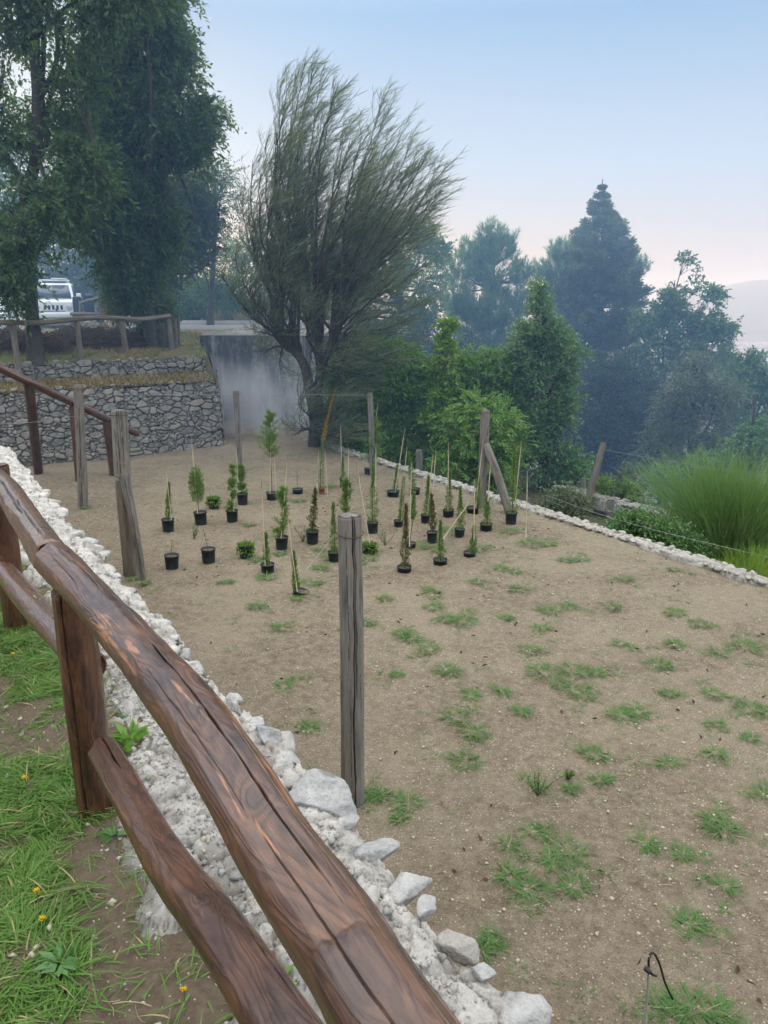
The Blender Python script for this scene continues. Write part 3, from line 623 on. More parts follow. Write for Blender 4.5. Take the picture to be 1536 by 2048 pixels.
# bottom right: black cable hooked over a thin wire rod
hk = thing('wire_hook', G(1292, 2060, FZ), 'thin grey rod with a black cable looped over its top at the bottom right', 'cable')
pb = G(1290, 2090, FZ + .02)
V, F = tubes(np.array([pb, D(1296, 1960, pb[1] + .03), D(1298, 1912, pb[1] + .05)]), np.full(3, .004), 6); mk('rod', V, F, M['wire'], hk, True)
V, F = tubes(spline([D(1297, 1945, pb[1] + .04), D(1298, 1915, pb[1] + .05), D(1306, 1906, pb[1] + .08), D(1318, 1925, pb[1] + .13), D(1330, 1965, pb[1] + .14), D(1345, 1998, pb[1] + .2)], 24), np.full(24, .0055), 6); mk('cable', V, F, plain('black_rubber', (.012, .012, .013), .5), hk, True)
V, F = tubes(spline([D(1291, 1938, pb[1] + .03), D(1299, 1944, pb[1] + .01), D(1306, 1950, pb[1] + .04), D(1314, 1952, pb[1] + .04)], 10), np.linspace(.011, .004, 10), 6); mk('knot', V, F, plain('black_tape', (.02, .02, .03), .6), hk, True)
# ================================================================== UPPER WOODEN FENCE
uf = thing('wooden_fence', (-5.2, 18.3, .4), 'low grey log fence along the upper terrace edge below the parked car', 'fence')
def fl(name, p, r, seed, parent, mat='fencewood'):
    V, F, at = log(p, r, ka=28, seed=seed, flats=3, lenstep=.05, lump=.06, cracks=((4.5, .0, 3, .003, .03),)); mk(name, V, F, M[mat], parent, True, at)
FP = [(-60, 722, 14.9, 652), (33, 716, 15.7, 648), (161, 712, 17.0, 640), (252, 706, 18.1, 640), (345, 700, 19.2, 634)]
tops = []
for i, (px, py, Y, pt) in enumerate(FP):
    bq = D(px, py, Y); tq = D(px - 8, pt, Y); fl('post', [bq - [0, 0, .25], tq], .062, 400 + i, uf); tops.append(tq + [0, 0, .02])
for i in range(4): fl('rail', [tops[i] + [-.05, 0, 0], (tops[i] + tops[i + 1]) / 2 + [0, 0, .03 * (-1) ** i], tops[i + 1] + [.05, 0, .01]], .055, 420 + i, uf)
for i, (px, py, Y, pt) in enumerate(((352, 690, 19.9, 634), (358, 684, 20.6, 630))): fl('post', [D(px, py, Y) - [0, 0, .2], D(px - 3, pt, Y)], .05, 440 + i, uf)
bf = thing('wooden_fence', D(200, 640, 25), 'small grey log fence further back beside the car', 'fence')
for i, (px, Y, pt, pb_) in enumerate(((148, 24.5, 624, 668), (235, 25, 626, 668), (160, 28.5, 600, 640), (212, 28.5, 594, 640))): fl('post', [D(px, pb_, Y), D(px, pt, Y)], .05, 450 + i, bf)
fl('rail', [D(140, 628, 24.4), D(240, 629, 25)], .05, 460, bf); fl('rail', [D(160, 606, 28.4), D(190, 598, 28.4), D(250, 595, 28.6)], .04, 461, bf)
for i, (px, pt, lab) in enumerate(((157, 593, 'dark barrel standing right beside the white four-wheel drive'), (180, 589, 'taller dark round-topped barrel behind the small back fence'))):
    c = D(px, 632, 29); t = thing('barrel', c, lab, 'barrel', 'dark barrels by the car'); h = D(px, pt, 29)[2] - c[2]
    rb = .66 if i else .58; pr = np.array([[.0, .0], [.26 * rb, 0], [.27 * rb, .1 * h], [.28 * rb, .5 * h], [.27 * rb, .85 * h], [.25 * rb, .93 * h]]); th = np.linspace(0, 2 * math.pi, 20, endpoint=False)
    Vv_ = np.array([[c[0] + r_ * math.cos(a), c[1] + r_ * math.sin(a), c[2] + z] for r_, z in pr for a in th]); mk('drum', Vv_, grid_faces(6, 20, True)[:, ::-1], plain('dark_plastic', (.02, .025, .03), .5), t, True)
    pr = np.array([[.27 * rb, .92 * h], [.27 * rb, .95 * h], [.18 * rb, 1.0 * h], [.0, 1.02 * h]]); Vv_ = np.array([[c[0] + r_ * math.cos(a), c[1] + r_ * math.sin(a), c[2] + z] for r_, z in pr for a in th]); mk('lid', Vv_, grid_faces(4, 20, True)[:, ::-1], bpy.data.materials['dark_plastic'], t, True)
# ================================================================== CARS
white = plain('white_car_paint', (.72, .74, .76), .3, .5, var=.03); glass = plain('dark_car_glass', (.05, .07, .09), .08, .8, var=.1); blackp = plain('black_trim', (.015, .015, .016), .6)
lampg = plain('lamp_glass', (.45, .48, .5), .15, .6, var=.1); chrome = plain('wheel_metal', (.4, .4, .4), .35, .5, .8, var=.05)
def prism(profile, x0, x1, inset=0.0):   # profile list of (y,z), extruded over x; inset narrows points above given z
    n = len(profile); V = [(x0 + inset_f(z, inset), y, z) for y, z in profile] + [(x1 - inset_f(z, inset), y, z) for y, z in profile]
    F = [np.array([[i, (i + 1) % n, n + (i + 1) % n, n + i] for i in range(n)])]
    return np.array(V, float), F + [np.array([list(range(n))[::-1]]), np.array([list(range(n, 2 * n))])]
def inset_f(z, k): return k * max(0, z - .95)
def place(V, loc, yaw):
    c_, s_q = math.cos(yaw), math.sin(yaw); V = np.asarray(V) @ np.array([[c_, s_q, 0], [-s_q, c_, 0], [0, 0, 1]]); return V + np.asarray(loc)
def bev(o, wdt=.03):
    m_ = o.modifiers.new('bevel', 'BEVEL'); m_.width = wdt; m_.segments = 3; m_.limit_method = 'ANGLE'; return o
def wheel(parent, loc, yaw, x, y, r=.33):
    th = np.linspace(0, 2 * math.pi, 28, endpoint=False)
    pr = [(-.1, r * .7), (-.1, r * .95), (-.06, r), (.06, r), (.1, r * .95), (.1, r * .7)]
    V = np.array([[x + a, y + q * math.cos(t), r + q * math.sin(t)] for a, q in pr for t in th]); w_ = mk('wheel', place(V, loc, yaw), grid_faces(6, 28, True), blackp, parent, True)
    pr = [(-.08, .02), (-.08, r * .7), (.08, r * .7), (.08, .02)]; V = np.array([[x + a, y + q * math.cos(t), r + q * math.sin(t)] for a, q in pr for t in th]); mk('rim', place(V, loc, yaw), grid_faces(4, 28, True), chrome, w_, True)
def headlamp(parent, loc, yaw, x, y, z, r, mat):
    th = np.linspace(0, 2 * math.pi, 24, endpoint=False); V = np.array([[x + q * math.cos(t), y - d_, z + q * math.sin(t)] for d_, q in ((-.05, r * 1.1), (.02, r * 1.1), (.025, r), (.04, r * .7), (.045, .005)) for t in th])
    mk('headlight', place(V, loc, yaw), grid_faces(5, 24, True), mat, parent, True)
def car(name, loc, yaw, label, kind):
    t = thing(name, loc, label, 'car')
    # local: x right, y depth (front at y=0 facing -y)
    if kind == 'jeep':
        V, F = prism([(0, .38), (0, .98), (.08, 1.03), (.95, 1.08), (3.35, 1.1), (3.4, .38)], -.76, .76); bev(mk('body', place(V, loc, yaw), F, white, t), .05)
        V, F = prism([(.98, 1.075), (1.42, 1.64), (1.5, 1.68), (3.3, 1.70), (3.36, 1.09)], -.75, .75, .16); bev(mk('cabin', place(V, loc, yaw), F, white, t), .04)
        wsc = [(-.64, .985, 1.115), (.64, .985, 1.115), (.56, 1.385, 1.60), (-.56, 1.385, 1.60)]; V = np.array(wsc) - [0, .012, -.006]
        V = np.vstack([V, V + [0, .02, -.01]]); mk('windshield', place(V, loc, yaw), np.array([[0, 1, 2, 3], [7, 6, 5, 4], [0, 4, 5, 1], [1, 5, 6, 2], [2, 6, 7, 3], [3, 7, 4, 0]]), glass, t)
        for sx in (-1, 1):
            for (y0, y1) in ((1.25, 2.1), (2.2, 3.2)):
                V = np.array([(sx * .745, y0, 1.13), (sx * .745, y1, 1.13), (sx * .665, y1, 1.6), (sx * .665, y0 + .25 * (y0 < 2), 1.6)]); V = np.vstack([V, V - [sx * .03, 0, 0]]); V[:4] += [sx * .012, 0, 0]
                mk('side_window', place(V, loc, yaw), np.array([[0, 1, 2, 3], [7, 6, 5, 4], [0, 4, 5, 1], [1, 5, 6, 2], [2, 6, 7, 3], [3, 7, 4, 0]]), glass, t)
            headlamp(t, loc, yaw, sx * .575, -.01, .78, .10, lampg)
            V, F = box(sx * .79 - .07, sx * .79 + .07, -.02, 3.2, .36, .66); bev(mk('fender', place(V, loc, yaw), F, white, t), .05)
            V, F = box(sx * .90 - .09, sx * .90 + .09, 1.14, 1.2, 1.12, 1.30); mi = bev(mk('mirror', place(V, loc, yaw), F, white, t), .03)
        mb = MB()
        for k in range(5): V, F = box(-.31 + k * .143, -.31 + k * .143 + .085, -.012, .02, .70, .86); mb.add(place(V, loc, yaw), F)
        bev(mb.build('grille_slots', blackp, t), .02)
        V, F = box(-.80, .80, -.14, .02, .40, .60); bev(mk('bumper', place(V, loc, yaw), F, white, t), .05)
        V, F = box(-.42, .42, -.013, .01, .64, .665); mk('grille_strip', place(V, loc, yaw), F, blackp, t)
        mb = MB()
        for sx in (-.5, .5): V, F = box(sx - .02, sx + .02, 1.5, 3.1, 1.755, 1.785); mb.add(place(V, loc, yaw), F)
        for y in (1.6, 2.3, 3.0): V, F = box(-.56, .56, y - .03, y + .03, 1.785, 1.82); mb.add(place(V, loc, yaw), F)
        for sx in (-.5, .5):
            for y in (1.6, 3.0): V, F = box(sx - .015, sx + .015, y - .02, y + .02, 1.68, 1.76); mb.add(place(V, loc, yaw), F)
        V, F = box(-.05, .5, 1.5, 1.75, 1.822, 1.87); mb.add(place(V, loc, yaw), F)
        mb.build('roof_rack', white, t)
        for x in (-.66, .66):
            for y in (.62, 2.8): wheel(t, loc, yaw, x, y, .34)
    else:
        V, F = prism([(0, .30), (-.02, .6), (.12, .80), (.9, .92), (3.6, .95), (3.75, .6), (3.7, .3)], -.78, .78); bev(mk('body', place(V, loc, yaw), F, white, t), .08)
        V, F = prism([(.85, .90), (1.45, 1.38), (1.6, 1.43), (3.0, 1.42), (3.5, .93)], -.74, .74, .3); bev(mk('cabin', place(V, loc, yaw), F, white, t), .05)
        V = np.array([(-.62, .86, .945), (.62, .86, .945), (.54, 1.36, 1.345), (-.54, 1.36, 1.345)]) + [0, -.02, .012]; V = np.vstack([V, V + [0, .02, -.015]]); mk('windshield', place(V, loc, yaw), np.array([[0, 1, 2, 3], [7, 6, 5, 4], [0, 4, 5, 1], [1, 5, 6, 2], [2, 6, 7, 3], [3, 7, 4, 0]]), glass, t)
        for sx in (-1, 1):
            headlamp(t, loc, yaw, sx * .58, -.02, .62, .11, lampg)
            V, F = box(sx * .85 - .07, sx * .85 + .07, 1.0, 1.07, .95, 1.08); bev(mk('mirror', place(V, loc, yaw), F, white, t), .03)
        V, F = box(-.74, .74, -.09, .0, .30, .46); bev(mk('bumper', place(V, loc, yaw), F, white, t), .04)
        for x in (-.68, .68):
            for y in (.65, 3.0): wheel(t, loc, yaw, x, y, .30)
c = D(111, 664, 29.5); c[2] = float(upl_z(np.array([c[0]]), np.array([c[1]]))[0]); zj = D(111, 572, 30.9)[2] - 1.82 ; c[2] = max(zj, c[2] - .05)
car('parked_car', c, R(19), 'white boxy four-wheel drive with a five-slot grille and roof rack, half behind the tree trunk', 'jeep')
c2 = D(-46, 664, 26.0); c2[2] = D(0, 640, 26)[2] - .62
car('parked_car', c2, R(16), 'white rounded car cut off by the left edge behind hanging leaves', 'round')
pad = c.copy()
# ================================================================== FOLIAGE TOOLS
L_ = {}
L_['drop'] = leafmat('drooping_leaves', (.042, .088, .035), (.135, .22, .082), .3)
L_['dark'] = leafmat('dark_leaves', (.020, .040, .028), (.06, .10, .055), .2)
L_['oak'] = leafmat('oak_leaves', (.07, .14, .055), (.19, .30, .125), .3)
L_['olive'] = leafmat('grey_olive_leaves', (.09, .125, .085), (.22, .28, .19), .2)
L_['pine'] = leafmat('pine_needles', (.075, .155, .065), (.23, .34, .115), .2)
L_['conifer'] = leafmat('cypress_sprays', (.06, .095, .045), (.21, .22, .095), .15, tint=(.2, .14, .06))
L_['bright'] = leafmat('bright_green_leaves', (.12, .25, .05), (.27, .44, .11), .4)
L_['lime'] = leafmat('yellow_green_leaves', (.14, .25, .04), (.30, .42, .08), .4, tint=(.35, .25, .05))
L_['mid'] = leafmat('glossy_green_leaves', (.08, .175, .06), (.20, .35, .135), .3, .35, .5)
L_['grass'] = leafmat('green_grass', (.085, .17, .035), (.23, .36, .09), .35, tint=(.42, .36, .18))
L_['weed'] = leafmat('field_weeds', (.06, .14, .04), (.16, .27, .09), .3, tint=(.32, .27, .14))
L_['tam'] = leafmat('feathery_tamarisk_green', (.095, .125, .075), (.21, .255, .155), .25)
L_['broom'] = leafmat('broom_green', (.11, .21, .07), (.26, .40, .165), .3)
L_['cyp'] = leafmat('seedling_cypress_green', (.105, .19, .06), (.23, .34, .11), .2, tint=(.16, .10, .04))
L_['cypbrown'] = leafmat('bronzed_cypress', (0.0562, 0.06, 0.0263), (0.2025, 0.162, 0.0675), .2)
L_['jun'] = leafmat('feathery_juniper', (.11, .20, .06), (.24, .35, .11), .3)
L_['dry'] = leafmat('dry_grass', (0.195, 0.1425, 0.0675), (0.567, 0.4185, 0.216), .25)
L_['rust'] = leafmat('rusty_leaves', (0.165, 0.0825, 0.0225), (0.486, 0.2565, 0.0675), .3)
def leaves(P, Dv, L, W, rg, fold=.35):
    """P,Dv (n,3): folded rhombic leaves"""
    n = len(P); Nn = rg.normal(size=(n, 3)); S = unit(np.cross(Dv, Nn)); Nn = np.cross(S, Dv)
    L = L * rg.uniform(.7, 1.25, n)[:, None]; W = W * rg.uniform(.75, 1.2, n)[:, None]
    mid = P + Dv * L * .42; V = np.stack([P, mid + S * W + Nn * W * fold, P + Dv * L, mid - S * W + Nn * W * fold], 1).reshape(-1, 3)
    return V, np.arange(n * 4).reshape(n, 4), np.repeat(rg.random(n), 4)
def blob_pts(c, r, n, rg, power=.45):
    d = unit(rg.normal(size=(n, 3))); q = rg.random(n)[:, None] ** power * (1 + .42 * vn(d * 2.3 + np.asarray(c) * 3.1, 5))[:, None]; return c + d * q * r, d
def crown_mesh(blobs, ntw, per, tl, L, W, rg, droop=.3, up=.2, gate=-.12, gfreq=1.4, power=.45, yscale=1.0, lumpy=0):
    """blobs: list (center, radius). twigs with leaves inside each"""
    VV = []; FF = []; AA = []; TW = []; off = 0
    if lumpy:
        nb_ = []
        for c, r in blobs:
            for _ in range(lumpy): d = unit(rg.normal(size=3) + [0, 0, .25]); nb_.append((c + d * r * rg.uniform(.35, .82) * [1, yscale, 1], r * rg.uniform(.30, .48)))
        blobs = nb_
    tot = sum(r ** 1.7 for _, r in blobs)
    for c, r in blobs:
        n = max(4, int(ntw * r ** 1.7 / tot)); P, d = blob_pts(c, np.array([r, r * yscale, r]), n, rg, power)
        keep = fbm(P * gfreq + 3, 2, 77) > gate; P = P[keep]; d = d[keep]; n = len(P)
        if n == 0: continue
        Dt = unit(d * .8 + rg.normal(size=(n, 3)) * .55 + [0, 0, up]); ln = tl * rg.uniform(.5, 1.3, n)
        u = np.linspace(0, 1, per)[None, :, None]; Q = P[:, None] + Dt[:, None] * u * ln[:, None, None]; Q[..., 2] -= droop * (u[..., 0] ** 2) * ln[:, None]
        TW.append(Q[:, [0, per // 2, per - 1]])
        Dl = unit(Dt[:, None] + rg.normal(size=(n, per, 3)) * .75 - np.array([0, 0, droop]))
        V, F, a = leaves(Q.reshape(-1, 3), Dl.reshape(-1, 3), L, W, rg); VV.append(V); FF.append(F + off); AA.append(a * .7 + .3 * np.repeat(np.repeat(rg.random(n), per), 4)); off += len(V)
    return np.concatenate(VV), np.concatenate(FF), np.concatenate(AA), np.concatenate(TW)
def pxb(lst, Y, sy=.9):  # (px,py,rpx[,dY])
    out = []
    for b in lst:
        y = Y + (b[3] if len(b) > 3 else 0); c = D(b[0], b[1], y); dist = c[1] * cp - (c[2] - CAMZ) * sp; out.append((c, b[2] * dist / 1536))
    return out
def tree(name, label, base_, trunk_pts, r0, blobs, kind, ntw, per=9, tl=.45, L=.10, W=.02, seed=0, group=None, cat='tree', mat='bark', limbs=True, **kw):
    rg = np.random.default_rng(seed); t = thing(name, base_, label, cat, group)
    P = spline(trunk_pts, 40); V, F = tubes(P, np.linspace(r0, r0 * .45, 40) * (1 + .12 * vn(P * 3, seed)) + r0 * .5 * np.exp(-np.linspace(0, 40, 40) / 2.5), 12)
    mb = MB().add(V, F)
    if limbs:
        for c, r in blobs:
            k = int(np.clip(rg.normal(30, 8), 14, 39)); a = P[k]
            if c[2] < a[2]: a = P[max(8, k - 14)]
            m_ = (a + c) / 2 + rg.normal(size=3) * .12 * np.linalg.norm(c - a) + [0, 0, -.08 * np.linalg.norm(c - a)]
            Q = spline([a, m_, c], 14); V, F = tubes(Q, np.linspace(r0 * .42, .012, 14), 6); mb.add(V, F)
            for _ in range(5):
                e, _d = blob_pts(c, r * .9, 1, rg); Q2 = spline([Q[9], (Q[9] + e[0]) / 2 + rg.normal(size=3) * .1 * r, e[0]], 8); V, F = tubes(Q2, np.linspace(r0 * .13 + .004, .004, 8), 4); mb.add(V, F)
    mb.build('trunk', M[mat], t, True)
    V, F, a, tw_ = crown_mesh(blobs, ntw, per, tl, L, W, rg, **kw)
    mk('crown', V, F, L_[kind], t, False, dict(rnd=a))
    V, F = tubes(tw_[::2], np.tile([.006, .004, .002], (len(tw_[::2]), 1)), 3); mk('twigs', V, F, M['twig'], t)
    return t
def ground_at(x, y):
    s, t_ = st_of((x, y))
    if y > float(yedge(np.array([x]))[0]) and x < 1.0: return float(upl_z(np.array([x]), np.array([y]))[0])
    return float(hill_z(np.array([x]), np.array([y]))[0])
# ================================================================== LEFT TREES
Y = 16.4
b0 = D(70, 704, Y); b0[2] = ground_at(b0[0], b0[1]) - .05
tr = [b0, D(62, 600, Y), D(58, 480, Y), D(52, 400, Y), D(75, 290, Y), D(70, 120, Y), D(68, -60, Y), D(80, -220, Y)]
bl = pxb([(40, 20, 75), (10, 130, 60), (120, 90, 70), (-30, 250, 80), (60, 330, 55, -.6), (20, 420, 50, -.3), (120, 420, 55, -.5), (150, 180, 55), (110, 260, 45, .8), (165, 330, 60), (90, -70, 110), (220, -60, 110), (300, -160, 110), (0, -200, 130), (160, -260, 130), (15, 560, 40, -.8), (40, 500, 30, -.8), (145, 440, 45, -.4), (-60, 480, 80)], Y)
tree('broadleaf_tree', 'tall broadleaf tree with a straight forked trunk beside the white four-wheel drive', b0, tr, .142, bl, 'drop', 8200, 10, .5, .13, .026, 1, droop=.38, up=.1, gate=-.05, gfreq=1.7)
Y = 19.5
b0 = D(300, 680, Y); b0[2] = ground_at(b0[0], b0[1]) - .05
tr = [b0, D(296, 600, Y), D(290, 520, Y), D(270, 400, Y), D(265, 200, Y), D(270, 0, Y), D(280, -120, Y)]
bl = pxb([(300, 60, 75), (340, 120, 50), (215, 130, 75), (320, 210, 80), (395, 230, 42), (240, 260, 85), (385, 300, 45), (300, 340, 95), (220, 390, 85), (340, 60, 45), (250, 470, 75), (300, 430, 60), (250, 530, 55), (280, 520, 45), (195, 440, 50), (270, 580, 30), (310, 500, 40), (170, 400, 50), (350, 0, 45), (280, -60, 90), (250, 590, 22)], Y)
tree('broadleaf_tree', 'dense dark green tree with drooping foliage, tallest against the sky right of the forked trunk', b0, tr, .13, bl, 'drop', 11000, 10, .5, .14, .028, 2, lumpy=9, droop=.42, up=.0, gate=-.3, gfreq=1.3)
Y = 24
b0 = D(330, 650, Y); b0[2] = ground_at(b0[0], b0[1]) - .05
tree('broadleaf_tree', 'dark bluish shaded tree with a thick ivy-covered trunk behind the drooping tree', b0, [b0, D(328, 590, Y), D(335, 520, Y), D(345, 400, Y)], .26,
     pxb([(350, 440, 70), (380, 490, 50), (310, 480, 60), (370, 390, 50), (330, 540, 35), (400, 430, 40)], Y), 'dark', 3600, 9, .5, .10, .025, 3, gate=-.4)
Y = 27
b0 = D(420, 650, Y); b0[2] = ground_at(b0[0], b0[1]) - .05
tree('slender_tree', 'thin-leaved light tree against the bright sky, between the dark tree and the windswept one', b0, [b0, D(425, 560, Y), D(430, 440, Y), D(428, 330, Y)], .10,
     pxb([(410, 340, 35), (440, 400, 45), (425, 470, 50), (395, 520, 40), (430, 540, 40), (400, 420, 40), (420, 210, 22), (425, 270, 18), (455, 350, 22)], Y), 'drop', 1700, 8, .5, .085, .018, 4, gate=-.1)
Y = 36
for i, (lab, bs, bl, kd) in enumerate((
    ('pale grey-green olive-like tree behind the white cars at the left', (30, 640), [(30, 480, 75), (110, 520, 70), (90, 440, 60), (-40, 520, 80), (150, 560, 60)], 'olive'),
    ('blue-green hedge-like tree behind the dark barrels', (200, 640), [(170, 560, 60), (240, 590, 50), (130, 600, 50), (210, 520, 50), (290, 600, 50)], 'oak'),
    ('tall dark tree in the far left background', (-60, 640), [(-60, 350, 130), (40, 380, 90), (0, 250, 90), (130, 380, 70), (150, 440, 50)], 'oak'))):
    b0 = D(bs[0], bs[1], Y + i); b0[2] = ground_at(b0[0], b0[1]) - .1
    tree('background_tree', lab, b0, [b0, D(bs[0], bs[1] - 60, Y + i), D(bs[0] + 10, bl[0][1] , Y + i)], .16, pxb(bl, Y + i), kd, 3200, 8, .7, .13, .04, 10 + i, gate=-.3, gfreq=.9)
Y = 30
for i, (lab, cx, bl, kd) in enumerate((
    ('rounded blue-green bush beyond the road kerb, left of the windswept tree', 430, [(400, 625, 45), (450, 610, 50), (490, 640, 35), (430, 585, 35)], 'oak'),
    ('tall hazy bush beyond the road behind the windswept tree', 540, [(560, 600, 70), (510, 540, 60), (620, 570, 80), (470, 510, 30), (560, 490, 50)], 'oak'),
    ('hazy bush left of the fence corner beyond the road', 360, [(350, 620, 35), (380, 590, 35), (320, 600, 40)], 'mid'))):
    b0 = D(cx, 655, Y); b0[2] = ground_at(b0[0], b0[1]) - .1
    tree('background_bush', lab, b0, [b0, D(cx, 620, Y), D(cx, 600, Y)], .08, pxb(bl, Y), kd, 2300, 8, .5, .10, .028, 20 + i, gate=-.5, cat='bush')
# ================================================================== RIGHT / CENTRE BACKGROUND TREES
def bt_(name, lab, bx, Y, bl, kd, n, r0=.18, seed=0, cat='tree', topz=None, **kw):
    kw.setdefault('lumpy', 9)
    b0 = D(bx, 900, Y); b0[2] = ground_at(b0[0], b0[1]) - .15; ty = min(b[1] for b in bl)
    mid = D(bx, (ty + 700) / 2, Y); top_ = D(bx * .5 + bl[0][0] * .5, ty * .62 + 700 * .38, Y)
    return tree(name, lab, b0, [b0, (b0 + mid) / 2, mid, top_], r0, pxb(bl, Y), kd, n, seed=seed, cat=cat, **kw)
bt_('oak_tree', 'open-crowned oak-like tree behind the right side of the windswept tree', 800, 31, [(850, 480, 38), (880, 510, 32), (800, 500, 60), (720, 470, 60), (760, 560, 75), (850, 570, 55), (690, 540, 60), (800, 640, 75), (870, 640, 60), (720, 640, 70), (700, 440, 40)], 'oak', 5200, seed=31, per=9, tl=.5, L=.11, W=.035, gate=-.15)
# pine : upward pointing needle brushes
def brushes(centers, dirs, rg, n=26, L=.26, W=.012):
    k = len(centers); P = np.repeat(centers, n, 0); Dn = unit(np.repeat(dirs, n, 0) + rg.normal(size=(k * n, 3)) * .42); P = P + np.repeat(dirs, n, 0) * rg.uniform(-.12, .25, (k * n, 1))
    return leaves(P, Dn, L, W, rg, .1)
def pine(name, lab, bx, Y, bl, nb, seed, kd='pine', L=.26, spread=.5):
    rg = np.random.default_rng(seed); b0 = D(bx, 900, Y); b0[2] = ground_at(b0[0], b0[1]) - .1; blobs = pxb(bl, Y); t = thing(name, b0, lab, 'tree')
    P = spline([b0, (b0 + blobs[0][0]) / 2, blobs[0][0]], 30); V, F = tubes(P, np.linspace(.2, .03, 30), 10); mb = MB().add(V, F); tot = sum(r * r for _, r in blobs); C = []; DD = []
    for c, r in blobs:
        n = int(nb * r * r / tot); Q, d = blob_pts(c, r, n, rg, .4); kp = fbm(Q * 1.0, 2, 5) > -.3; Q = Q[kp]; d = d[kp]; C.append(Q); DD.append(unit(d * spread + [0, 0, 1.] + rg.normal(size=Q.shape) * .2))
        ax = P[np.argmin(abs(P[:, 2] - (c[2] - .6 * r)))]
        for _ in range(7):
            e = blob_pts(c, r * .85, 1, rg)[0][0]; V, F = tubes(spline([ax, (ax + e) / 2 + [0, 0, -.15], e], 8), np.linspace(.05, .01, 8), 5); mb.add(V, F)
    mb.build('trunk', M['bark'], t, True); V, F, a = brushes(np.concatenate(C), np.concatenate(DD), rg, L=L); mk('crown', V, F, L_[kd], t, False, dict(rnd=a)); return t
pine('pine_tree', 'bushy pine with a yellow-lit rounded top, left of the pointed conifer', 975, 34, [(982, 478, 28), (955, 505, 32), (1005, 505, 34), (1040, 550, 26), (930, 545, 40), (985, 560, 55), (920, 610, 45), (960, 640, 65), (1030, 620, 50), (940, 710, 60), (1010, 710, 60)], 2600, 41)
pine('pine_tree', 'blue-green pine pressed against the left flank of the pointed conifer', 1120, 34.5, [(1125, 510, 26), (1105, 550, 38), (1145, 530, 34), (1090, 600, 35), (1130, 620, 50), (1105, 680, 50), (1278, 540, 20), (1160, 700, 50)], 1700, 42)
# pointed conifer
def conifer(lab, px, pyt, pyb, Y, wmax, seed):
    rg = np.random.default_rng(seed); top_ = D(px, pyt, Y); b0 = D(px - 5, pyb, Y); b0[2] = ground_at(b0[0], b0[1]) - .2; t = thing('conifer_tree', b0, lab, 'tree')
    H = top_[2] - b0[2]; sc_ = Y / 1536 * 1.0; P = spline([b0, (b0 + top_) / 2, top_], 40); V, F = tubes(P, np.linspace(.24, .015, 40), 10); mb = MB().add(V, F); C = []; Dn = []; Sc = []
    nb = 420; hts = 1 - rg.random(nb) ** 1.35 * .92
    for h in hts:
        fr = 1 - h; depth_px = fr * (pyb - pyt); rw = min(3 + .43 * depth_px, wmax) * sc_
        rw *= rg.uniform(.5, 1.22); th = rg.uniform(0, 6.283); a = P[int(h * 39)]; dr = np.array([math.cos(th), math.sin(th), .0]); tip = a + dr * rw + [0, 0, rw * rg.uniform(-.05, .45)]
        m_ = (a + tip) / 2 - [0, 0, .12 * rw]; Q = spline([a, m_, tip], 16); V, F = tubes(Q[::3], np.linspace(.035, .006, 6), 4); mb.add(V, F)
        k = int(3 + rw * 27); u = rg.uniform(.25, 1.0, k) ** .7; idx = (u * 15).astype(int); base_p = Q[idx] + rg.normal(size=(k, 3)) * min(.05, .12 * rw)
        sd = rg.normal(size=(k, 3)) * .5; Sc.append(np.full(k, min(1., .25 + rw * .8))); C.append(base_p + sd * .16 * (1.15 - u)[:, None] * rw); Dn.append(unit(dr * .9 + sd * .6 + [0, 0, .55]))
    mb.build('trunk', M['bark'], t, True); C = np.concatenate(C); Dn = np.concatenate(Dn); Sc = np.repeat(np.concatenate(Sc), 16)[:, None]; P_ = np.repeat(C, 16, 0) + rg.normal(size=(len(C) * 16, 3)) * .06 * Sc; Dr = unit(np.repeat(Dn, 16, 0) + rg.normal(size=P_.shape) * .45)
    V, F, a = leaves(P_, Dr * (.35 + .65 * Sc), .15, .025, rg, .2); mk('crown', V, F, L_['conifer'], t, False, dict(rnd=a))
conifer('tall pointed conifer with an upright spire standing above every other tree on the right', 1205, 358, 960, 32, 80, 43)
bt_('oak_tree', 'airy oak with lobed leaf clusters at the right of the pointed conifer', 1330, 29, [(1365, 532, 22), (1350, 560, 26), (1335, 600, 30), (1385, 585, 30), (1420, 600, 26), (1405, 640, 34), (1360, 640, 38), (1310, 640, 34), (1440, 650, 20), (1468, 655, 14), (1420, 690, 36), (1370, 700, 45), (1320, 700, 45), (1290, 640, 30), (1290, 740, 45), (1440, 730, 30)], 'oak', 7000, r0=.07, lumpy=0, seed=44, per=9, tl=.3, L=.10, W=.034, gate=-.02, gfreq=2.3)
bt_('grey_leaved_tree', 'rounded grey-green tree below the airy oak on the right', 1390, 23, [(1395, 740, 40), (1370, 790, 60), (1430, 810, 60), (1340, 840, 55), (1400, 870, 75), (1330, 910, 55), (1440, 900, 50)], 'olive', 5200, .14, seed=45, per=9, tl=.35, L=.065, W=.016, gate=-.45)
bt_('background_tree', 'dark green tree at the right edge of the picture behind the broom', 1500, 26, [(1500, 735, 28), (1470, 770, 45), (1530, 770, 40), (1500, 820, 65), (1460, 860, 50), (1560, 850, 80), (1510, 715, 14)], 'oak', 3600, .16, seed=46, per=9, tl=.4, L=.10, W=.03, gate=-.3)
bt_('background_bush', 'low hazy green bush behind the broom at the right edge', 1510, 20, [(1500, 890, 45), (1550, 900, 60), (1470, 930, 45), (1400, 960, 55), (1340, 975, 45), (1440, 990, 50)], 'mid', 3600, .06, seed=47, cat='bush', per=9, tl=.3, L=.07, W=.022, gate=-.5)
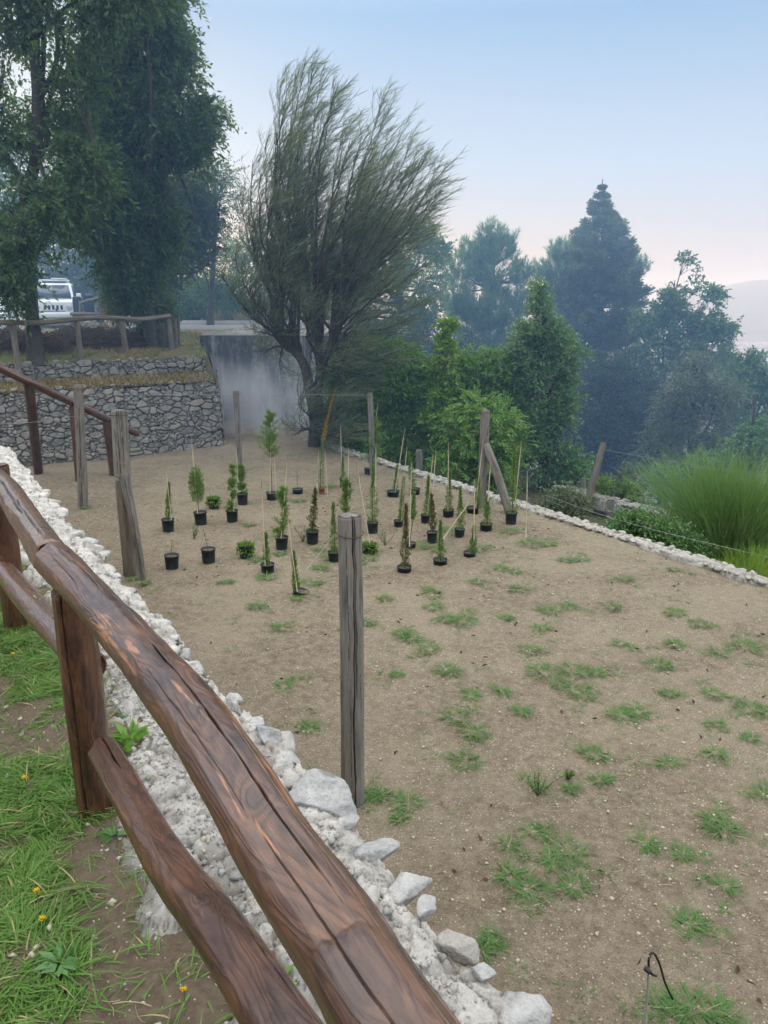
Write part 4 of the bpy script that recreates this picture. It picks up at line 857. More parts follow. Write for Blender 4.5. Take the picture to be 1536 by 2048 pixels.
bt_('background_tree', 'dark blue-green undergrowth tree beneath the pointed conifer', 1220, 27, [(1200, 760, 60), (1260, 800, 60), (1210, 860, 75), (1270, 900, 65), (1180, 930, 55), (1240, 950, 50), (1150, 880, 55), (1130, 950, 50), (1190, 900, 60), (1300, 860, 50), (1310, 930, 50), (1285, 790, 40)], 'dark', 6200, .16, seed=48, per=9, tl=.45, L=.09, W=.028, gate=-.5)
bt_('background_tree', 'dark hazy tree low behind the yellow-green sapling', 900, 29, [(860, 720, 60), (940, 740, 60), (1000, 760, 60), (800, 720, 50), (890, 800, 70), (740, 700, 50)], 'dark', 4200, .16, seed=49, per=9, tl=.5, L=.10, W=.03, gate=-.5)
bt_('tall_shrub', 'tall pointed glossy-leaved shrub in the middle, left of the pointed conifer', 1090, 17.2, [(1078, 582, 16), (1085, 615, 28), (1070, 660, 45), (1115, 660, 38), (1060, 710, 50), (1125, 715, 48), (1090, 770, 68), (1135, 800, 45), (1110, 850, 70), (1060, 830, 50), (1120, 920, 60), (1070, 920, 60), (1130, 970, 45)], 'mid', 8200, .10, seed=50, cat='shrub', per=9, tl=.22, L=.06, W=.019, gate=-.38, gfreq=2.2, up=.5)
bt_('leafy_shrub', 'bright green bushy shrub left of the grey post rising behind the juniper', 700, 17.6, [(720, 740, 45), (760, 730, 45), (800, 760, 50), (740, 800, 60), (700, 830, 55), (800, 830, 55), (770, 880, 50), (830, 790, 40), (700, 900, 30), (815, 725, 25), (850, 760, 35), (740, 700, 28), (680, 770, 35)], 'bright', 9500, .07, seed=51, cat='shrub', per=9, tl=.28, L=.075, W=.021, gate=-.5, up=.3, lumpy=6)
bt_('leafy_shrub', 'green bushy shrub between the yellow-green sapling and the tall glossy shrub', 980, 17.5, [(930, 740, 40), (980, 740, 45), (1020, 760, 45), (940, 790, 50), (1000, 820, 50), (860, 850, 45), (890, 820, 45), (860, 910, 45), (920, 900, 50), (1010, 900, 60), (830, 930, 25)], 'bright', 7600, .07, seed=52, cat='shrub', per=9, tl=.26, L=.065, W=.02, gate=-.42, up=.3)
bt_('sapling', 'slender yellow-green sapling rising above the green shrubs', 885, 16.6, [(898, 655, 13), (890, 690, 18), (882, 730, 20), (895, 765, 18), (880, 800, 20), (870, 840, 20)], 'lime', 900, .03, seed=53, cat='sapling', per=8, tl=.2, L=.075, W=.026, gate=-.6, up=.7)
# fern-leaved locust shrub with pinnate fronds
def fronds(name, lab, blobs, Yb, n, kd, seed, fl_=.38, bx=960):
    rg = np.random.default_rng(seed); bb = pxb(blobs, Yb); b0 = D(bx, 960, Yb); b0[2] = -1.9; t = thing(name, b0, lab, 'shrub'); PP = []; DD = []; ST_ = []; tot = sum(r * r for _, r in bb); mb = MB()
    for c, r in bb:
        k = int(n * r * r / tot); Q, d = blob_pts(c, r, k, rg, .4); Dt = unit(d + rg.normal(size=d.shape) * .4 + [0, -.3, .25]); ln = fl_ * rg.uniform(.6, 1.2, k); u = np.linspace(0, 1, 13)
        C = Q[:, None] + Dt[:, None] * (u[:, None] * ln[:, None, None]); C[..., 2] -= .35 * u ** 2 * ln[:, None]; S = unit(np.cross(Dt, rg.normal(size=Dt.shape) * .4 + [0, 0, 1]))
        ST_.append(C[:, ::4]); V, F = tubes(spline([b0 + rg.normal(size=3) * [.2, .1, 0], (b0 + c) / 2, c], 10), np.linspace(.025, .006, 10), 5); mb.add(V, F)
        for sg in (1, -1): PP.append(C[:, 1:].reshape(-1, 3)); DD.append(unit(np.repeat(S * sg, 12, 0) + np.repeat(Dt, 12, 0) * .35 + [0, 0, -.1]))
    C = np.concatenate(ST_); V, F = tubes(C, np.full(C.shape[:2], .004), 3); mb.add(V, F); mb.build('stems', M['twig'], t); V, F, a = leaves(np.concatenate(PP), np.concatenate(DD), .065, .013, rg, .1); mk('fronds', V, F, L_[kd], t, False, dict(rnd=a))
fronds('feather_leaved_shrub', 'bright fern-leaved shrub arching behind the braced grey post', [(960, 830, 45), (1000, 850, 40), (930, 870, 50), (985, 900, 50), (900, 930, 40), (1030, 880, 25), (960, 950, 45)], 15.2, 850, 'bright', 61)
# ================================================================== WINDSWEPT TAMARISK
def tamarisk():
    rg = np.random.default_rng(5); b0 = base(628, 892); Yt = b0[1]; t = thing('windswept_tree', b0, 'big feathery windswept tree with whip-like branches blown right, before the concrete wall', 'tree')
    mb = MB()
    def tb(pts, r0, r1, m=24, k=10):
        P = spline(pts, m); V, F = tubes(P, np.linspace(r0, r1, m) * (1 + .1 * vn(P * 5, 3)), k); mb.add(V, F); return P
    Q = lambda x, y, dy=0: D(x, y, Yt + dy)
    T1 = tb([b0 - [0, 0, .1], Q(632, 840), Q(622, 790), Q(610, 735), Q(592, 705), Q(570, 690), Q(553, 668)], .17, .08)
    T2 = tb([b0 - [-.03, 0, .1], Q(640, 840, .1), Q(636, 780, .15), Q(640, 735, .15), Q(632, 700, .1), Q(615, 670, .1)], .13, .07)
    T3 = tb([Q(637, 770, .1), Q(648, 725, 0), Q(668, 690, -.1), Q(680, 650, -.2)], .09, .05)
    roots = [T1[16:], T2[16:], T3[10:], T1[19:], T3[14:], T2[20:]]
    tips = [(505, 320, 0), (482, 400, 0), (478, 470, 2), (556, 210, 0), (575, 150, 0), (612, 92, 0), (590, 130, 1), (640, 140, 1), (665, 175, 1), (600, 230, 1), (560, 300, 1), (530, 270, 0), (640, 250, 1), (690, 215, 2), (725, 235, 2), (690, 300, 1), (640, 340, 1), (795, 168, 2), (770, 200, 2), (745, 260, 5), (835, 225, 2), (850, 262, 2), (815, 300, 5), (770, 330, 2), (895, 300, 2), (870, 330, 2), (910, 345, 2), (890, 400, 4), (850, 420, 2), (905, 400, 2), (820, 430, 4), (720, 380, 5), (660, 420, 1), (590, 380, 3), (540, 400, 3), (500, 450, 0), (760, 480, 2), (700, 500, 4), (640, 520, 5), (560, 500, 0), (860, 540, 4), (800, 570, 4), (880, 600, 2), (840, 640, 4), (780, 650, 2), (720, 620, 4), (470, 520, 0), (600, 600, 5), (500, 580, 0), (560, 150, 1), (625, 110, 0), (655, 210, 3), (880, 470, 2), (830, 380, 2), (790, 400, 4), (670, 160, 0), (520, 340, 3), (740, 300, 2), (800, 250, 2), (700, 260, 1), (480, 600, 3), (630, 640, 1), (760, 700, 2), (690, 720, 2), (560, 740, 0), (520, 700, 0), (600, 300, 5), (610, 180, 3), (575, 250, 0), (550, 350, 0), (850, 320, 4), (680, 800, 4), (600, 850, 4), (660, 850, 4), (780, 720, 2), (820, 700, 2), (740, 760, 2), (700, 780, 2), (650, 760, 1), (720, 680, 2), (850, 680, 2), (600, 790, 0), (580, 870, 4), (640, 870, 4), (690, 860, 4), (540, 640, 0), (450, 560, 0), (500, 650, 3), (660, 700, 1), (620, 740, 1)]
    wind = unit(np.array([.80, 0, .62])); C2 = []; FP_ = []; FS = []
    tips += [(int(a_), int(b_), int(r_)) for a_, b_, r_ in zip(rg.uniform(640, 745, 11), rg.uniform(740, 880, 11), rg.integers(0, 3, 11))]
    for (tx, ty, ri) in tips:
        ty = ty + (26 if ty < 320 else 0); tx = tx - (26 if tx > 780 else 0)
        rt = roots[ri]; a = rt[rg.integers(0, len(rt))]; 
        if ty > 780: a = T1[rg.integers(1, 6)]
        e = Q(tx, ty, rg.uniform(-1.5, 1.5)); Ln = np.linalg.norm(e - a); fan = unit((e - a) * [.55 if tx > 620 else 1.25, 1, 1] + [0, 0, .1]); 
        P = spline([a, a + fan * Ln * .33, a + (e - a) * .68 + fan * .03 * Ln - wind * .05 * Ln, e], 26); P[1:-1] += rg.normal(size=(24, 3)) * .012
        V, F = tubes(P, np.linspace(.024 + .006 * min(Ln, 3), .004, 26), 5); mb.add(V, F)
        nsec = int((17 if ty < 330 else 22) * Ln ** .8); u = rg.uniform(.22 if Ln > 2 else .1, 1.0, nsec); i = u * 25; i0 = np.minimum(i.astype(int), 24); st = P[i0] + (P[i0 + 1] - P[i0]) * (i - i0)[:, None]
        tg = unit(P[np.minimum(i0 + 2, 25)] - P[i0]); d0 = unit(tg * .9 + rg.normal(size=(nsec, 3)) * .5 + wind * .25); ln = (.30 + .55 * (1 - u) ** .5) * rg.uniform(.6, 1.3, nsec)
        q = np.linspace(0, 1, 6); S = st[:, None] + d0[:, None] * (q[:, None] * ln[:, None, None]) + wind * ((q ** 2)[:, None] * .40 * ln[:, None, None]); S[..., 2] -= .10 * (q ** 2.5) * ln[:, None]
        C2.append(S)
        nf = 15; ii = rg.uniform(.15, 1, (nsec, nf)) * 5; j0 = np.minimum(ii.astype(int), 4); r_ = np.arange(nsec)[:, None]; fs = S[r_, j0] + (S[r_, j0 + 1] - S[r_, j0]) * (ii - j0)[..., None]; ft = unit(S[r_, j0 + 1] - S[r_, j0] + 1e-6)
        fd = unit(ft + rg.normal(size=ft.shape) * .5 + wind * .4).reshape(-1, 3); fs = fs.reshape(-1, 3); fl2 = rg.uniform(.10, .24, len(fs)); q4 = np.linspace(0, 1, 4)
        Fp = fs[:, None] + fd[:, None] * (q4[:, None] * fl2[:, None, None]) + (wind - [0, 0, .25]) * ((q4 ** 2)[:, None] * .2 * fl2[:, None, None]); FP_.append(Fp)
    mb.build('trunk', M['bark'], t, True)
    S = np.concatenate(C2); V, F = tubes(S, np.tile(np.linspace(.005, .002, 6), (len(S), 1)), 3); mk('branchlets', V, F, M['twig'], t)
    Fp = np.concatenate(FP_); n = len(Fp); side = unit(np.cross(Fp[:, 3] - Fp[:, 0], rg.normal(size=(n, 3)))); V, F = ribbons(Fp, np.tile([.0026, .0034, .0026, .001], (n, 1)), side)
    mk('crown', V, F, L_['tam'], t, False, dict(rnd=np.repeat(rg.random(n), 8)))
tamarisk()
# ================================================================== BROOM AND RIGHT-HAND WEEDS
def broom(name, lab, base_px, Yb, rx, hpx, n, kd, seed, lean=.0, wdt=.0042, zb=None, cat='shrub', spread=.55):
    rg = np.random.default_rng(seed); b0 = D(base_px[0], base_px[1], Yb); b0[2] = zb if zb is not None else ground_at(b0[0], b0[1]); t = thing(name, b0, lab, cat); sc_ = Yb / 1536
    cc_ = rg.normal(size=(11, 2)) * [.40, .22]; ci = rg.integers(0, 11, n); ro = (cc_[ci] + rg.normal(size=(n, 2)) * .10) * rx * sc_; H = hpx * sc_ * rg.beta(4, 1.6, n) * rg.uniform(.72, 1.05, 11)[ci]; out = np.stack([ro[:, 0] * spread * 2.0 + rg.normal(size=n) * .1 * rx * sc_, ro[:, 1] * 1.2 + rg.normal(size=n) * .08, H], 1); q = np.linspace(0, 1, 8)
    st = np.stack([ro[:, 0] * .65, ro[:, 1] * .65, np.zeros(n)], 1) + b0; st[:, 2] = b0[2]
    P = st[:, None] + out[:, None] * q[:, None] + np.stack([ro[:, 0] * .2 + rg.normal(size=n) * .10 * H, ro[:, 1] * .3, -H * .07], 1)[:, None] * (q ** 2.6)[:, None] + np.array([lean, 0, 0]) * (q ** 2)[:, None] * H[:, None, None]
    side = unit(rg.normal(size=(n, 3)) * [1, 1, .1]); V, F = ribbons(P, np.tile(np.linspace(wdt, wdt * .3, 8), (n, 1)), side); mb = MB(); mb.add(V, F, rnd=np.repeat(rg.random(n), 16))
    k = 7; nn = n * k; pi = np.repeat(np.arange(n), k); u = rg.uniform(.25, .98, nn) * 7; i0 = np.minimum(u.astype(int), 6); s0 = P[pi, i0] + (P[pi, i0 + 1] - P[pi, i0]) * (u - i0)[:, None]; tg = unit(P[pi, i0 + 1] - P[pi, i0])
    d = unit(tg + rg.normal(size=(nn, 3)) * .22); ln = rg.uniform(.08, .28, nn) * hpx / 200; q5 = np.linspace(0, 1, 5); P2 = s0[:, None] + d[:, None] * (q5[:, None] * ln[:, None, None]); P2[..., 2] -= .12 * ln[:, None] * q5 ** 2 * rg.uniform(0, 2, nn)[:, None]
    V, F = ribbons(P2, np.tile(np.linspace(wdt * .8, wdt * .25, 5), (nn, 1)), unit(rg.normal(size=(nn, 3)) * [1, 1, .1])); mb.add(V, F, rnd=np.repeat(rg.random(nn), 10))
    mb.build('stems', L_[kd], t); return t
broom('broom_bush', 'large bright green broom bush of fine upright stems at the right edge', (1448, 1130), 11.6, 190, 262, 2300, 'broom', 71, zb=-2.4, spread=.40)
broom('tall_weed', 'yellow-green feathery weeds rising in front of the broom bush', (1500, 1150), 9.6, 60, 120, 260, 'lime', 72, zb=-2.1, wdt=.003)
for i, (lab, bl, Yb, kd, n, gt) in enumerate((
    ('low dry brownish scrub just beyond the stone edging', [(1090, 1010, 28), (1130, 1000, 30), (1160, 1020, 25), (1110, 1035, 18)], 12.6, 'tam', 520, -.2),
    ('low green scrub left of the broom bush below the edging', [(1270, 1055, 35), (1320, 1075, 40), (1290, 1090, 25), (1370, 1100, 35), (1240, 1065, 20)], 11.2, 'mid', 1800, -.4),
    ('pale straw-coloured weeds behind the leaning dark post', [(1220, 975, 22), (1260, 965, 28), (1290, 985, 20), (1250, 940, 12)], 15.8, 'olive', 420, -.2),
    ('small yellow-flowering bush right of the leaning dark post', [(1205, 972, 16), (1255, 985, 18), (1310, 1040, 10)], 15.5, 'lime', 420, -.3))):
    bb = pxb(bl, Yb); b0 = bb[0][0].copy(); b0[2] = -2.4; rg = np.random.default_rng(80 + i); t = thing('low_scrub', b0, lab, 'bush'); V, F, a, tw_ = crown_mesh(bb, n, 9, .2, .05, .012, rg, gate=gt, up=.5, gfreq=3); mk('leaves', V, F, L_[kd], t, False, dict(rnd=a))
    V, F = tubes(np.stack([tw_[:, 0] * [1, 1, 0] + [0, 0, -2.4] + (b0 - tw_[:, 0]) * [.4, .4, 0], tw_[:, 0], tw_[:, 2]], 1)[::5], np.tile([.006, .004, .002], (len(tw_[::5]), 1)), 3); mk('stems', V, F, M['twig'], t)
# small bushes / heaps on the upper terrace
for i, (lab, bl, Yb, kd, n, nm) in enumerate((
    ('rusty orange-leaved shrub behind the upper fence', [(245, 600, 24), (225, 610, 18), (262, 585, 20)], 21, 'rust', 500, 'rusty_shrub'),
    ('green shrub growing round the stump behind the upper fence', [(310, 600, 30), (300, 640, 26), (330, 620, 20), (290, 585, 22)], 20.5, 'drop', 900, 'terrace_shrub'),
    ('hanging leafy spray in front of the rounded white car', [(20, 570, 26), (40, 600, 18), (25, 620, 16), (10, 540, 30), (48, 560, 14)], 15.6, 'drop', 420, 'leafy_spray'))):
    bb = pxb(bl, Yb); b0 = bb[0][0].copy(); b0[2] = ground_at(b0[0], b0[1]); rg = np.random.default_rng(90 + i); t = thing(nm, b0, lab, 'bush'); V, F, a, tw_ = crown_mesh(bb, n, 9, .25, .07, .018, rg, gate=-.4, up=.2, gfreq=2); mk('leaves', V, F, L_[kd], t, False, dict(rnd=a))
    c = bb[0][0]; V, F = tubes(spline([b0 if i < 2 else D(60, 480, 16.2), c], 6), np.linspace(.03, .006, 6), 5); mk('stem', V, F, M['twig'], t)
# ================================================================== POTTED SEEDLINGS
potmat = plain('black_nursery_pot', (.022, .036, .044), .5, .4, var=.2); terrac = plain('terracotta', (.30, .11, .06), .8, .2); rootsoil = plain('pot_soil', (.11, .085, .06), .95, .1, var=.4, scale=60)
cane = plain('bamboo_cane', (.52, .45, .31), .6, .3, var=.2, scale=25); potmat2 = bpy.data.materials['black_nursery_pot']
def pots():
    # px, py of pot bottom centre, width px, sink, kind, plant centre line [(x,y) bottom..top], half width px, cane [(top),(bottom)], label
    T = [
     (334, 1066, 26, 0, 'cyp', (336, 1040, 338, 966), 5, [(331, 928, 343, 1045)], 'thin wispy cypress seedling in the leftmost back pot, with a cane'),
     (400, 1053, 27, 0, 'ball', (397, 1035, 391, 930), 16, [(383, 877, 396, 1035)], 'seedling with a round egg-shaped crown on a bare stem, reddish-stained pot'),
     (426, 1022, 23, 0, 'weedpot', (424, 1000, 417, 983), 11, [], 'small pot overgrown with low green weeds, behind the egg-crowned seedling'),
     (463, 1048, 25, 0, 'jun', (463, 1025, 466, 935), 13, [(470, 985, 466, 1040)], 'loose sprawling juniper leaning over its pot in the left back'),
     (484, 1013, 23, 0, 'jun', (484, 990, 482, 932), 13, [(472, 893, 476, 960)], 'bushy juniper seedling in the pot at the foot of the back grey post'),
     (341, 1141, 30, 0, 'twig', (344, 1112, 345, 1079), 3, [], 'pot holding only a bare twig, leftmost of the front row'),
     (415, 1129, 30, 0, 'twig', (414, 1100, 407, 1059), 3, [], 'pot with a bent thin sprig, second from the left in the front row'),
     (490, 1120, 29, 0, 'weedpot', (490, 1096, 490, 1072), 13, [], 'pot brimming with bright weeds, third from the left in the front row'),
     (562, 1104, 27, 0, 'jun', (564, 1078, 566, 975), 24, [(576, 908, 562, 1078)], 'wide drooping juniper seedling tied to a tall cane in the middle left'),
     (543, 1003, 24, .05, 'jun', (541, 920, 541, 828), 34, [(541, 880, 540, 1000), (548, 905, 553, 1000)], 'tall feathery seedling like a small tree held by two canes near the concrete wall'),
     (624, 1092, 27, 0, 'cypb', (624, 1068, 631, 978), 9, [], 'bronze-tinted cypress seedling with no cane in the middle left'),
     (595, 990, 22, .08, 'twig', (595, 988, 594, 942), 3, [], 'sunken pot with a tiny sprig between the feathery seedlings'),
     (643, 991, 13, .0, 'cypt', (641, 985, 645, 880), 7, [(637, 900, 634, 975), (650, 900, 655, 990)], 'tall spindly seedling in a terracotta pot with a bent reddish tip'),
     (534, 1150, 29, .06, 'cyp', (534, 1140, 532, 1068), 6, [(523, 962, 531, 1146)], 'narrow cypress seedling with a pale cane taller than itself, in a weedy half-sunken pot'),
     (593, 1196, 32, .10, 'cyp', (592, 1180, 587, 1104), 7, [(574, 1027, 594, 1180)], 'cypress seedling in the tilted pot nearest the camera on the left'),
     (668, 1127, 26, .03, 'cyp', (668, 1112, 666, 1007), 7, [], 'cypress seedling just left of the nearest grey post'),
     (687, 978, 18, .0, 'cyp', (686, 965, 685, 915), 5, [(681, 851, 684, 960)], 'small thin cypress seedling with a cane near the base of the windswept tree'),
     (735, 952, 14, 0, 'jun', (746, 935, 752, 838), 33, [(756, 805, 738, 945)], 'wide grey-green juniper in a small pot before the back post'),
     (693, 1060, 22, 0, 'jun', (692, 1030, 692, 962), 18, [(697, 896, 696, 1000)], 'light green juniper rising behind the nearest grey post'),
     (745, 1069, 24, 0, 'cyp', (745, 1050, 746, 932), 9, [(752, 887, 751, 1000)], 'tall narrow double cypress right of the nearest grey post'),
     (739, 1112, 27, .03, 'weedpot', (738, 1095, 738, 1090), 12, [(712, 921, 741, 1097)], 'weedy pot with a leaning cane right beside the nearest grey post'),
     (786, 996, 26, .08, 'cypt', (789, 985, 795, 930), 4, [(810, 856, 790, 985)], 'almost bare seedling along a slanting cane in a sunken pot at the back'),
     (830, 990, 22, .06, 'cyp', (827, 980, 818, 905), 6, [(814, 895, 808, 960)], 'thin leaning cypress seedling in the back pot near the stone edging'),
     (797, 1058, 20, .05, 'cyp', (800, 1045, 808, 957), 5, [(808, 950, 802, 1050)], 'slim cypress seedling just behind the front tall bronze one'),
     (851, 1050, 20, .02, 'cyp', (854, 1035, 857, 952), 6, [(866, 908, 854, 1035), (872, 903, 864, 1000)], 'cypress seedling with two close canes in the centre'),
     (898, 1039, 24, .06, 'cyp', (897, 1026, 900, 939), 6, [(897, 885, 896, 1030)], 'upright cypress seedling with a straight pale cane, centre right'),
     (865, 1089, 23, 0, 'cypb', (866, 1060, 863, 990), 7, [], 'bronze cypress seedling in a full-height pot in the centre'),
     (809, 1149, 30, .10, 'cypb', (811, 1135, 812, 1010), 8, [(823, 926, 819, 1090)], 'tall bronze cypress seedling in a sunken pot, front centre'),
     (881, 1135, 30, .10, 'cyp', (881, 1122, 881, 1043), 9, [(943, 999, 888, 1075)], 'stout cypress seedling with a pale cane slanting away to the right'),
     (919, 1076, 22, .03, 'cyp', (921, 1060, 921, 974), 7, [], 'cypress seedling without a cane, left of the braced post'),
     (940, 1120, 26, .10, 'cyp', (946, 1108, 948, 1053), 7, [(949, 962, 948, 1080)], 'small cypress seedling in a sunken pot, rightmost of the front row'),
     (947, 1032, 26, .08, 'cyp', (955, 1018, 957, 945), 6, [(966, 879, 950, 1025)], 'cypress seedling leaning against the foot of the braced post'),
     (973, 1065, 26, .06, 'cyp', (974, 1052, 975, 990), 7, [(981, 925, 976, 1000)], 'short cypress seedling in front of the diagonal brace'),
     (1023, 1054, 25, 0, 'cyp', (1025, 1030, 1029, 893), 9, [(1043, 882, 1030, 1010)], 'tallest narrow cypress at the foot of the diagonal brace'),
     (820, 1099, 22, .08, 'cyp', (826, 1040, 828, 985), 6, [], 'cypress seedling in a weed-hidden pot between the front and centre rows'),
    ]
    for k, (px, py, wp, sink, kind, pl, hw, canes, lab) in enumerate(T):
        rg = np.random.default_rng(500 + k); c = base(px, py - 2); dist = c[1] * cp - (c[2] - CAMZ) * sp; S_ = dist / 1536; r = wp * .5 * S_ * .95; c[1] += r * .8; c[2] = field_z(c); h = r * 2 * 1.02
        z0 = c[2] - sink * 1.25 * (h / .19); t = thing('potted_seedling', (c[0], c[1], c[2]), lab, 'potted plant', 'potted seedlings laid out in the field')
        tilt = (.28 if k == 14 else rg.normal() * .03); th = np.linspace(0, 2 * math.pi, 28, endpoint=False)
        def lathe(pr): 
            V = np.array([[q * math.cos(a), q * math.sin(a), z] for q, z in pr for a in th]); V[:, 0] += V[:, 2] * tilt; V[:, 2] -= V[:, 0] * tilt; return V + [c[0], c[1], z0]
        m_ = terrac if kind == 'cypt' and wp == 13 else potmat2
        mk('pot', lathe([(.001, 0), (r * .86, 0), (r * .88, .01), (r * .97, h * .9), (r * 1.04, h * .9), (r * 1.05, h), (r * .99, h), (r * .93, h * .86)]), grid_faces(8, 28, True)[:, ::-1], m_, t, True)
        mk('soil', lathe([(r * .95, h * .86), (r * .5, h * .885), (.001, h * .89)]), grid_faces(3, 28, True)[:, ::-1], rootsoil, t, True)
        yb = c[1]; pb = D(pl[0], pl[1], yb); pt_ = D(pl[2], pl[3], yb); root = np.array([c[0], c[1], z0 + h * .85]); H = pt_[2] - pb[2]
        hwid = hw * S_ * .88
        if kind == 'twig':
            mb = MB(); V, F = tubes(spline([root, (root + pt_) / 2 + rg.normal(size=3) * .01, pt_], 8), np.linspace(.004, .0015, 8), 5); mb.add(V, F); mb.build('stem', M['twig'], t); n = 16; u = rg.uniform(.3, 1, n)[:, None]; P = root + (pt_ - root) * u; V, F, a = leaves(P, unit(rg.normal(size=(n, 3)) + [0, 0, .5]), .03, .006, rg); mk('foliage', V, F, L_['jun'], t, False, dict(rnd=a))
        elif kind == 'weedpot':
            n = 300; a = rg.uniform(0, 6.283, n); q = np.sqrt(rg.random(n)) * r * 1.05; P = np.stack([c[0] + q * np.cos(a), c[1] + q * np.sin(a), np.full(n, z0 + h * .86)], 1); hang = rg.random(n) < .35; Dl = unit(np.stack([np.cos(a) * .6, np.sin(a) * .6, np.where(hang, -.6, 1.)], 1) + rg.normal(size=(n, 3)) * .5); P[hang, 2] -= rg.uniform(0, h * .5, hang.sum()); P[hang, :2] = c[:2] + np.stack([np.cos(a[hang]), np.sin(a[hang])], 1) * r * 1.08
            V, F, aa_ = leaves(P, Dl, .05, .010, rg); mk('weeds', V, F, L_['grass'], t, False, dict(rnd=aa_ * .8)); V, F = tubes(spline([root, pt_], 5), np.linspace(.003, .0015, 5), 5); mk('stem', V, F, M['twig'], t)
        else:
            mid_ = (root + pb) / 2; V, F = tubes(spline([root, mid_ + rg.normal(size=3) * .006, pb, (pb + pt_) / 2 + rg.normal(size=3) * .01, pt_], 14), np.linspace(.0065, .002, 14), 6); mk('stem', V, F, M['twig'], t)
            if kind in ('cyp', 'cypb', 'cypt'):
                n = int(170 + 400 * H) if kind != 'cypt' else 260; u = rg.random(n); prof = hwid * (.55 + .75 * np.sin(np.clip(u * 1.15 + .25, 0, 1) * math.pi) ** .7) * (1 - u ** 4) * (1 + .5 * vn(np.stack([u * 9, u * 0 + k, u * 0], 1), k)); a = rg.uniform(0, 6.283, n); q = prof * np.sqrt(rg.random(n)) * .85; P = pb + (pt_ - pb) * u[:, None] + np.stack([q * np.cos(a), q * np.sin(a), q * 0], 1)
                Dl = unit(np.stack([np.cos(a) * .45, np.sin(a) * .45, np.full(n, 1.1)], 1) + rg.normal(size=(n, 3)) * .25); P = np.repeat(P, 4, 0) + rg.normal(size=(n * 4, 3)) * .006; Dl = unit(np.repeat(Dl, 4, 0) + rg.normal(size=(n * 4, 3)) * .3); V, F, aa_ = leaves(P, Dl, .034, .0034, rg); mk('foliage', V, F, L_['cypbrown' if kind == 'cypb' else 'cyp'], t, False, dict(rnd=aa_))
                if kind == 'cypt' and wp == 13:
                    tipb = D(655, 870, yb); tt = D(668, 783, yb + .1); u = rg.random(500)[:, None]; P = pt_ + (tt - pt_) * u + rg.normal(size=(500, 3)) * .018 * (1 - u); V, F, aa_ = leaves(P, unit(np.repeat((tt - pt_)[None], 500, 0) + rg.normal(size=(500, 3)) * .15), .06, .003, rg); mk('dry_tip', V, F, L_['rust'], t, False, dict(rnd=aa_)); V, F = tubes(spline([pt_, tt], 5), np.linspace(.003, .001, 5), 4); mk('tip_stem', V, F, M['twig'], t)
            elif kind == 'ball':
                n = 620; d = unit(rg.normal(size=(n, 3))); cc = (pb + pt_) / 2 + (pt_ - pb) * .12; P = cc + d * rg.random((n, 1)) ** .4 * [hwid, hwid, H * .36]; P = np.repeat(P, 5, 0) + rg.normal(size=(n * 5, 3)) * .01; Dl = unit(np.repeat(d, 5, 0) * .7 + [0, 0, .7] + rg.normal(size=(n * 5, 3)) * .4); V, F, aa_ = leaves(P, Dl, .035, .004, rg); mk('foliage', V, F, L_['cyp'], t, False, dict(rnd=aa_))
            else:   # juniper: spreading feathery sprays
                nb = int(26 + hwid * 90); u = rg.uniform(0, 1, nb); a = rg.uniform(0, 6.283, nb); ax = pb + (pt_ - pb) * u[:, None]; ln = hwid * (1.15 - .65 * u) * rg.uniform(.6, 1.2, nb); dr = unit(np.stack([np.cos(a), np.sin(a), rg.uniform(.45, 1.9, nb)], 1)); q = np.linspace(0, 1, 9)
                B = ax[:, None] + dr[:, None] * (q[:, None] * ln[:, None, None]); B[..., 2] -= .18 * ln[:, None] * q ** 2; V, F = tubes(B[:, ::2], np.tile(np.linspace(.003, .001, 5), (nb, 1)), 3); mk('branches', V, F, M['twig'], t)
                m = 9; P = np.repeat(B[:, 1:].reshape(-1, 3), m, 0) + rg.normal(size=(nb * 8 * m, 3)) * .012; Dl = unit(np.repeat(np.repeat(dr, 8, 0), m, 0) * .8 + rg.normal(size=P.shape) * .55); V, F, aa_ = leaves(P, Dl, .05, .0036, rg); mk('foliage', V, F, L_['jun'], t, False, dict(rnd=aa_))
        for (x1, y1, x2, y2) in canes:
            lo = D(x2, y2, yb - r * .3); hi = D(x1, y1, yb - r * .2); lo = lo + (lo - hi) / np.linalg.norm(lo - hi) * .02
            V, F = tubes(spline([lo, hi], 6), np.full(6, .0066), 6); mk('cane', V, F, cane, t, True)
    lo = base(1052, 1075); hi = D(1055, 942, lo[1]); V, F = tubes(spline([lo - [0, 0, .03], hi], 6), np.full(6, .0065), 6); tag(mk('bamboo_cane', V, F, cane, None, True), 'lone pale cane stuck in the soil right of the braced post', 'cane')
    lo = base(610, 1144); hi = D(672, 1066, lo[1] + .3); V, F = tubes(spline([lo, hi], 4), np.full(4, .004), 6); tag(mk('bamboo_cane', V, F, M['kerb'], None, True), 'pale thin cane leaning towards the nearest grey post from the left', 'cane')
pots()
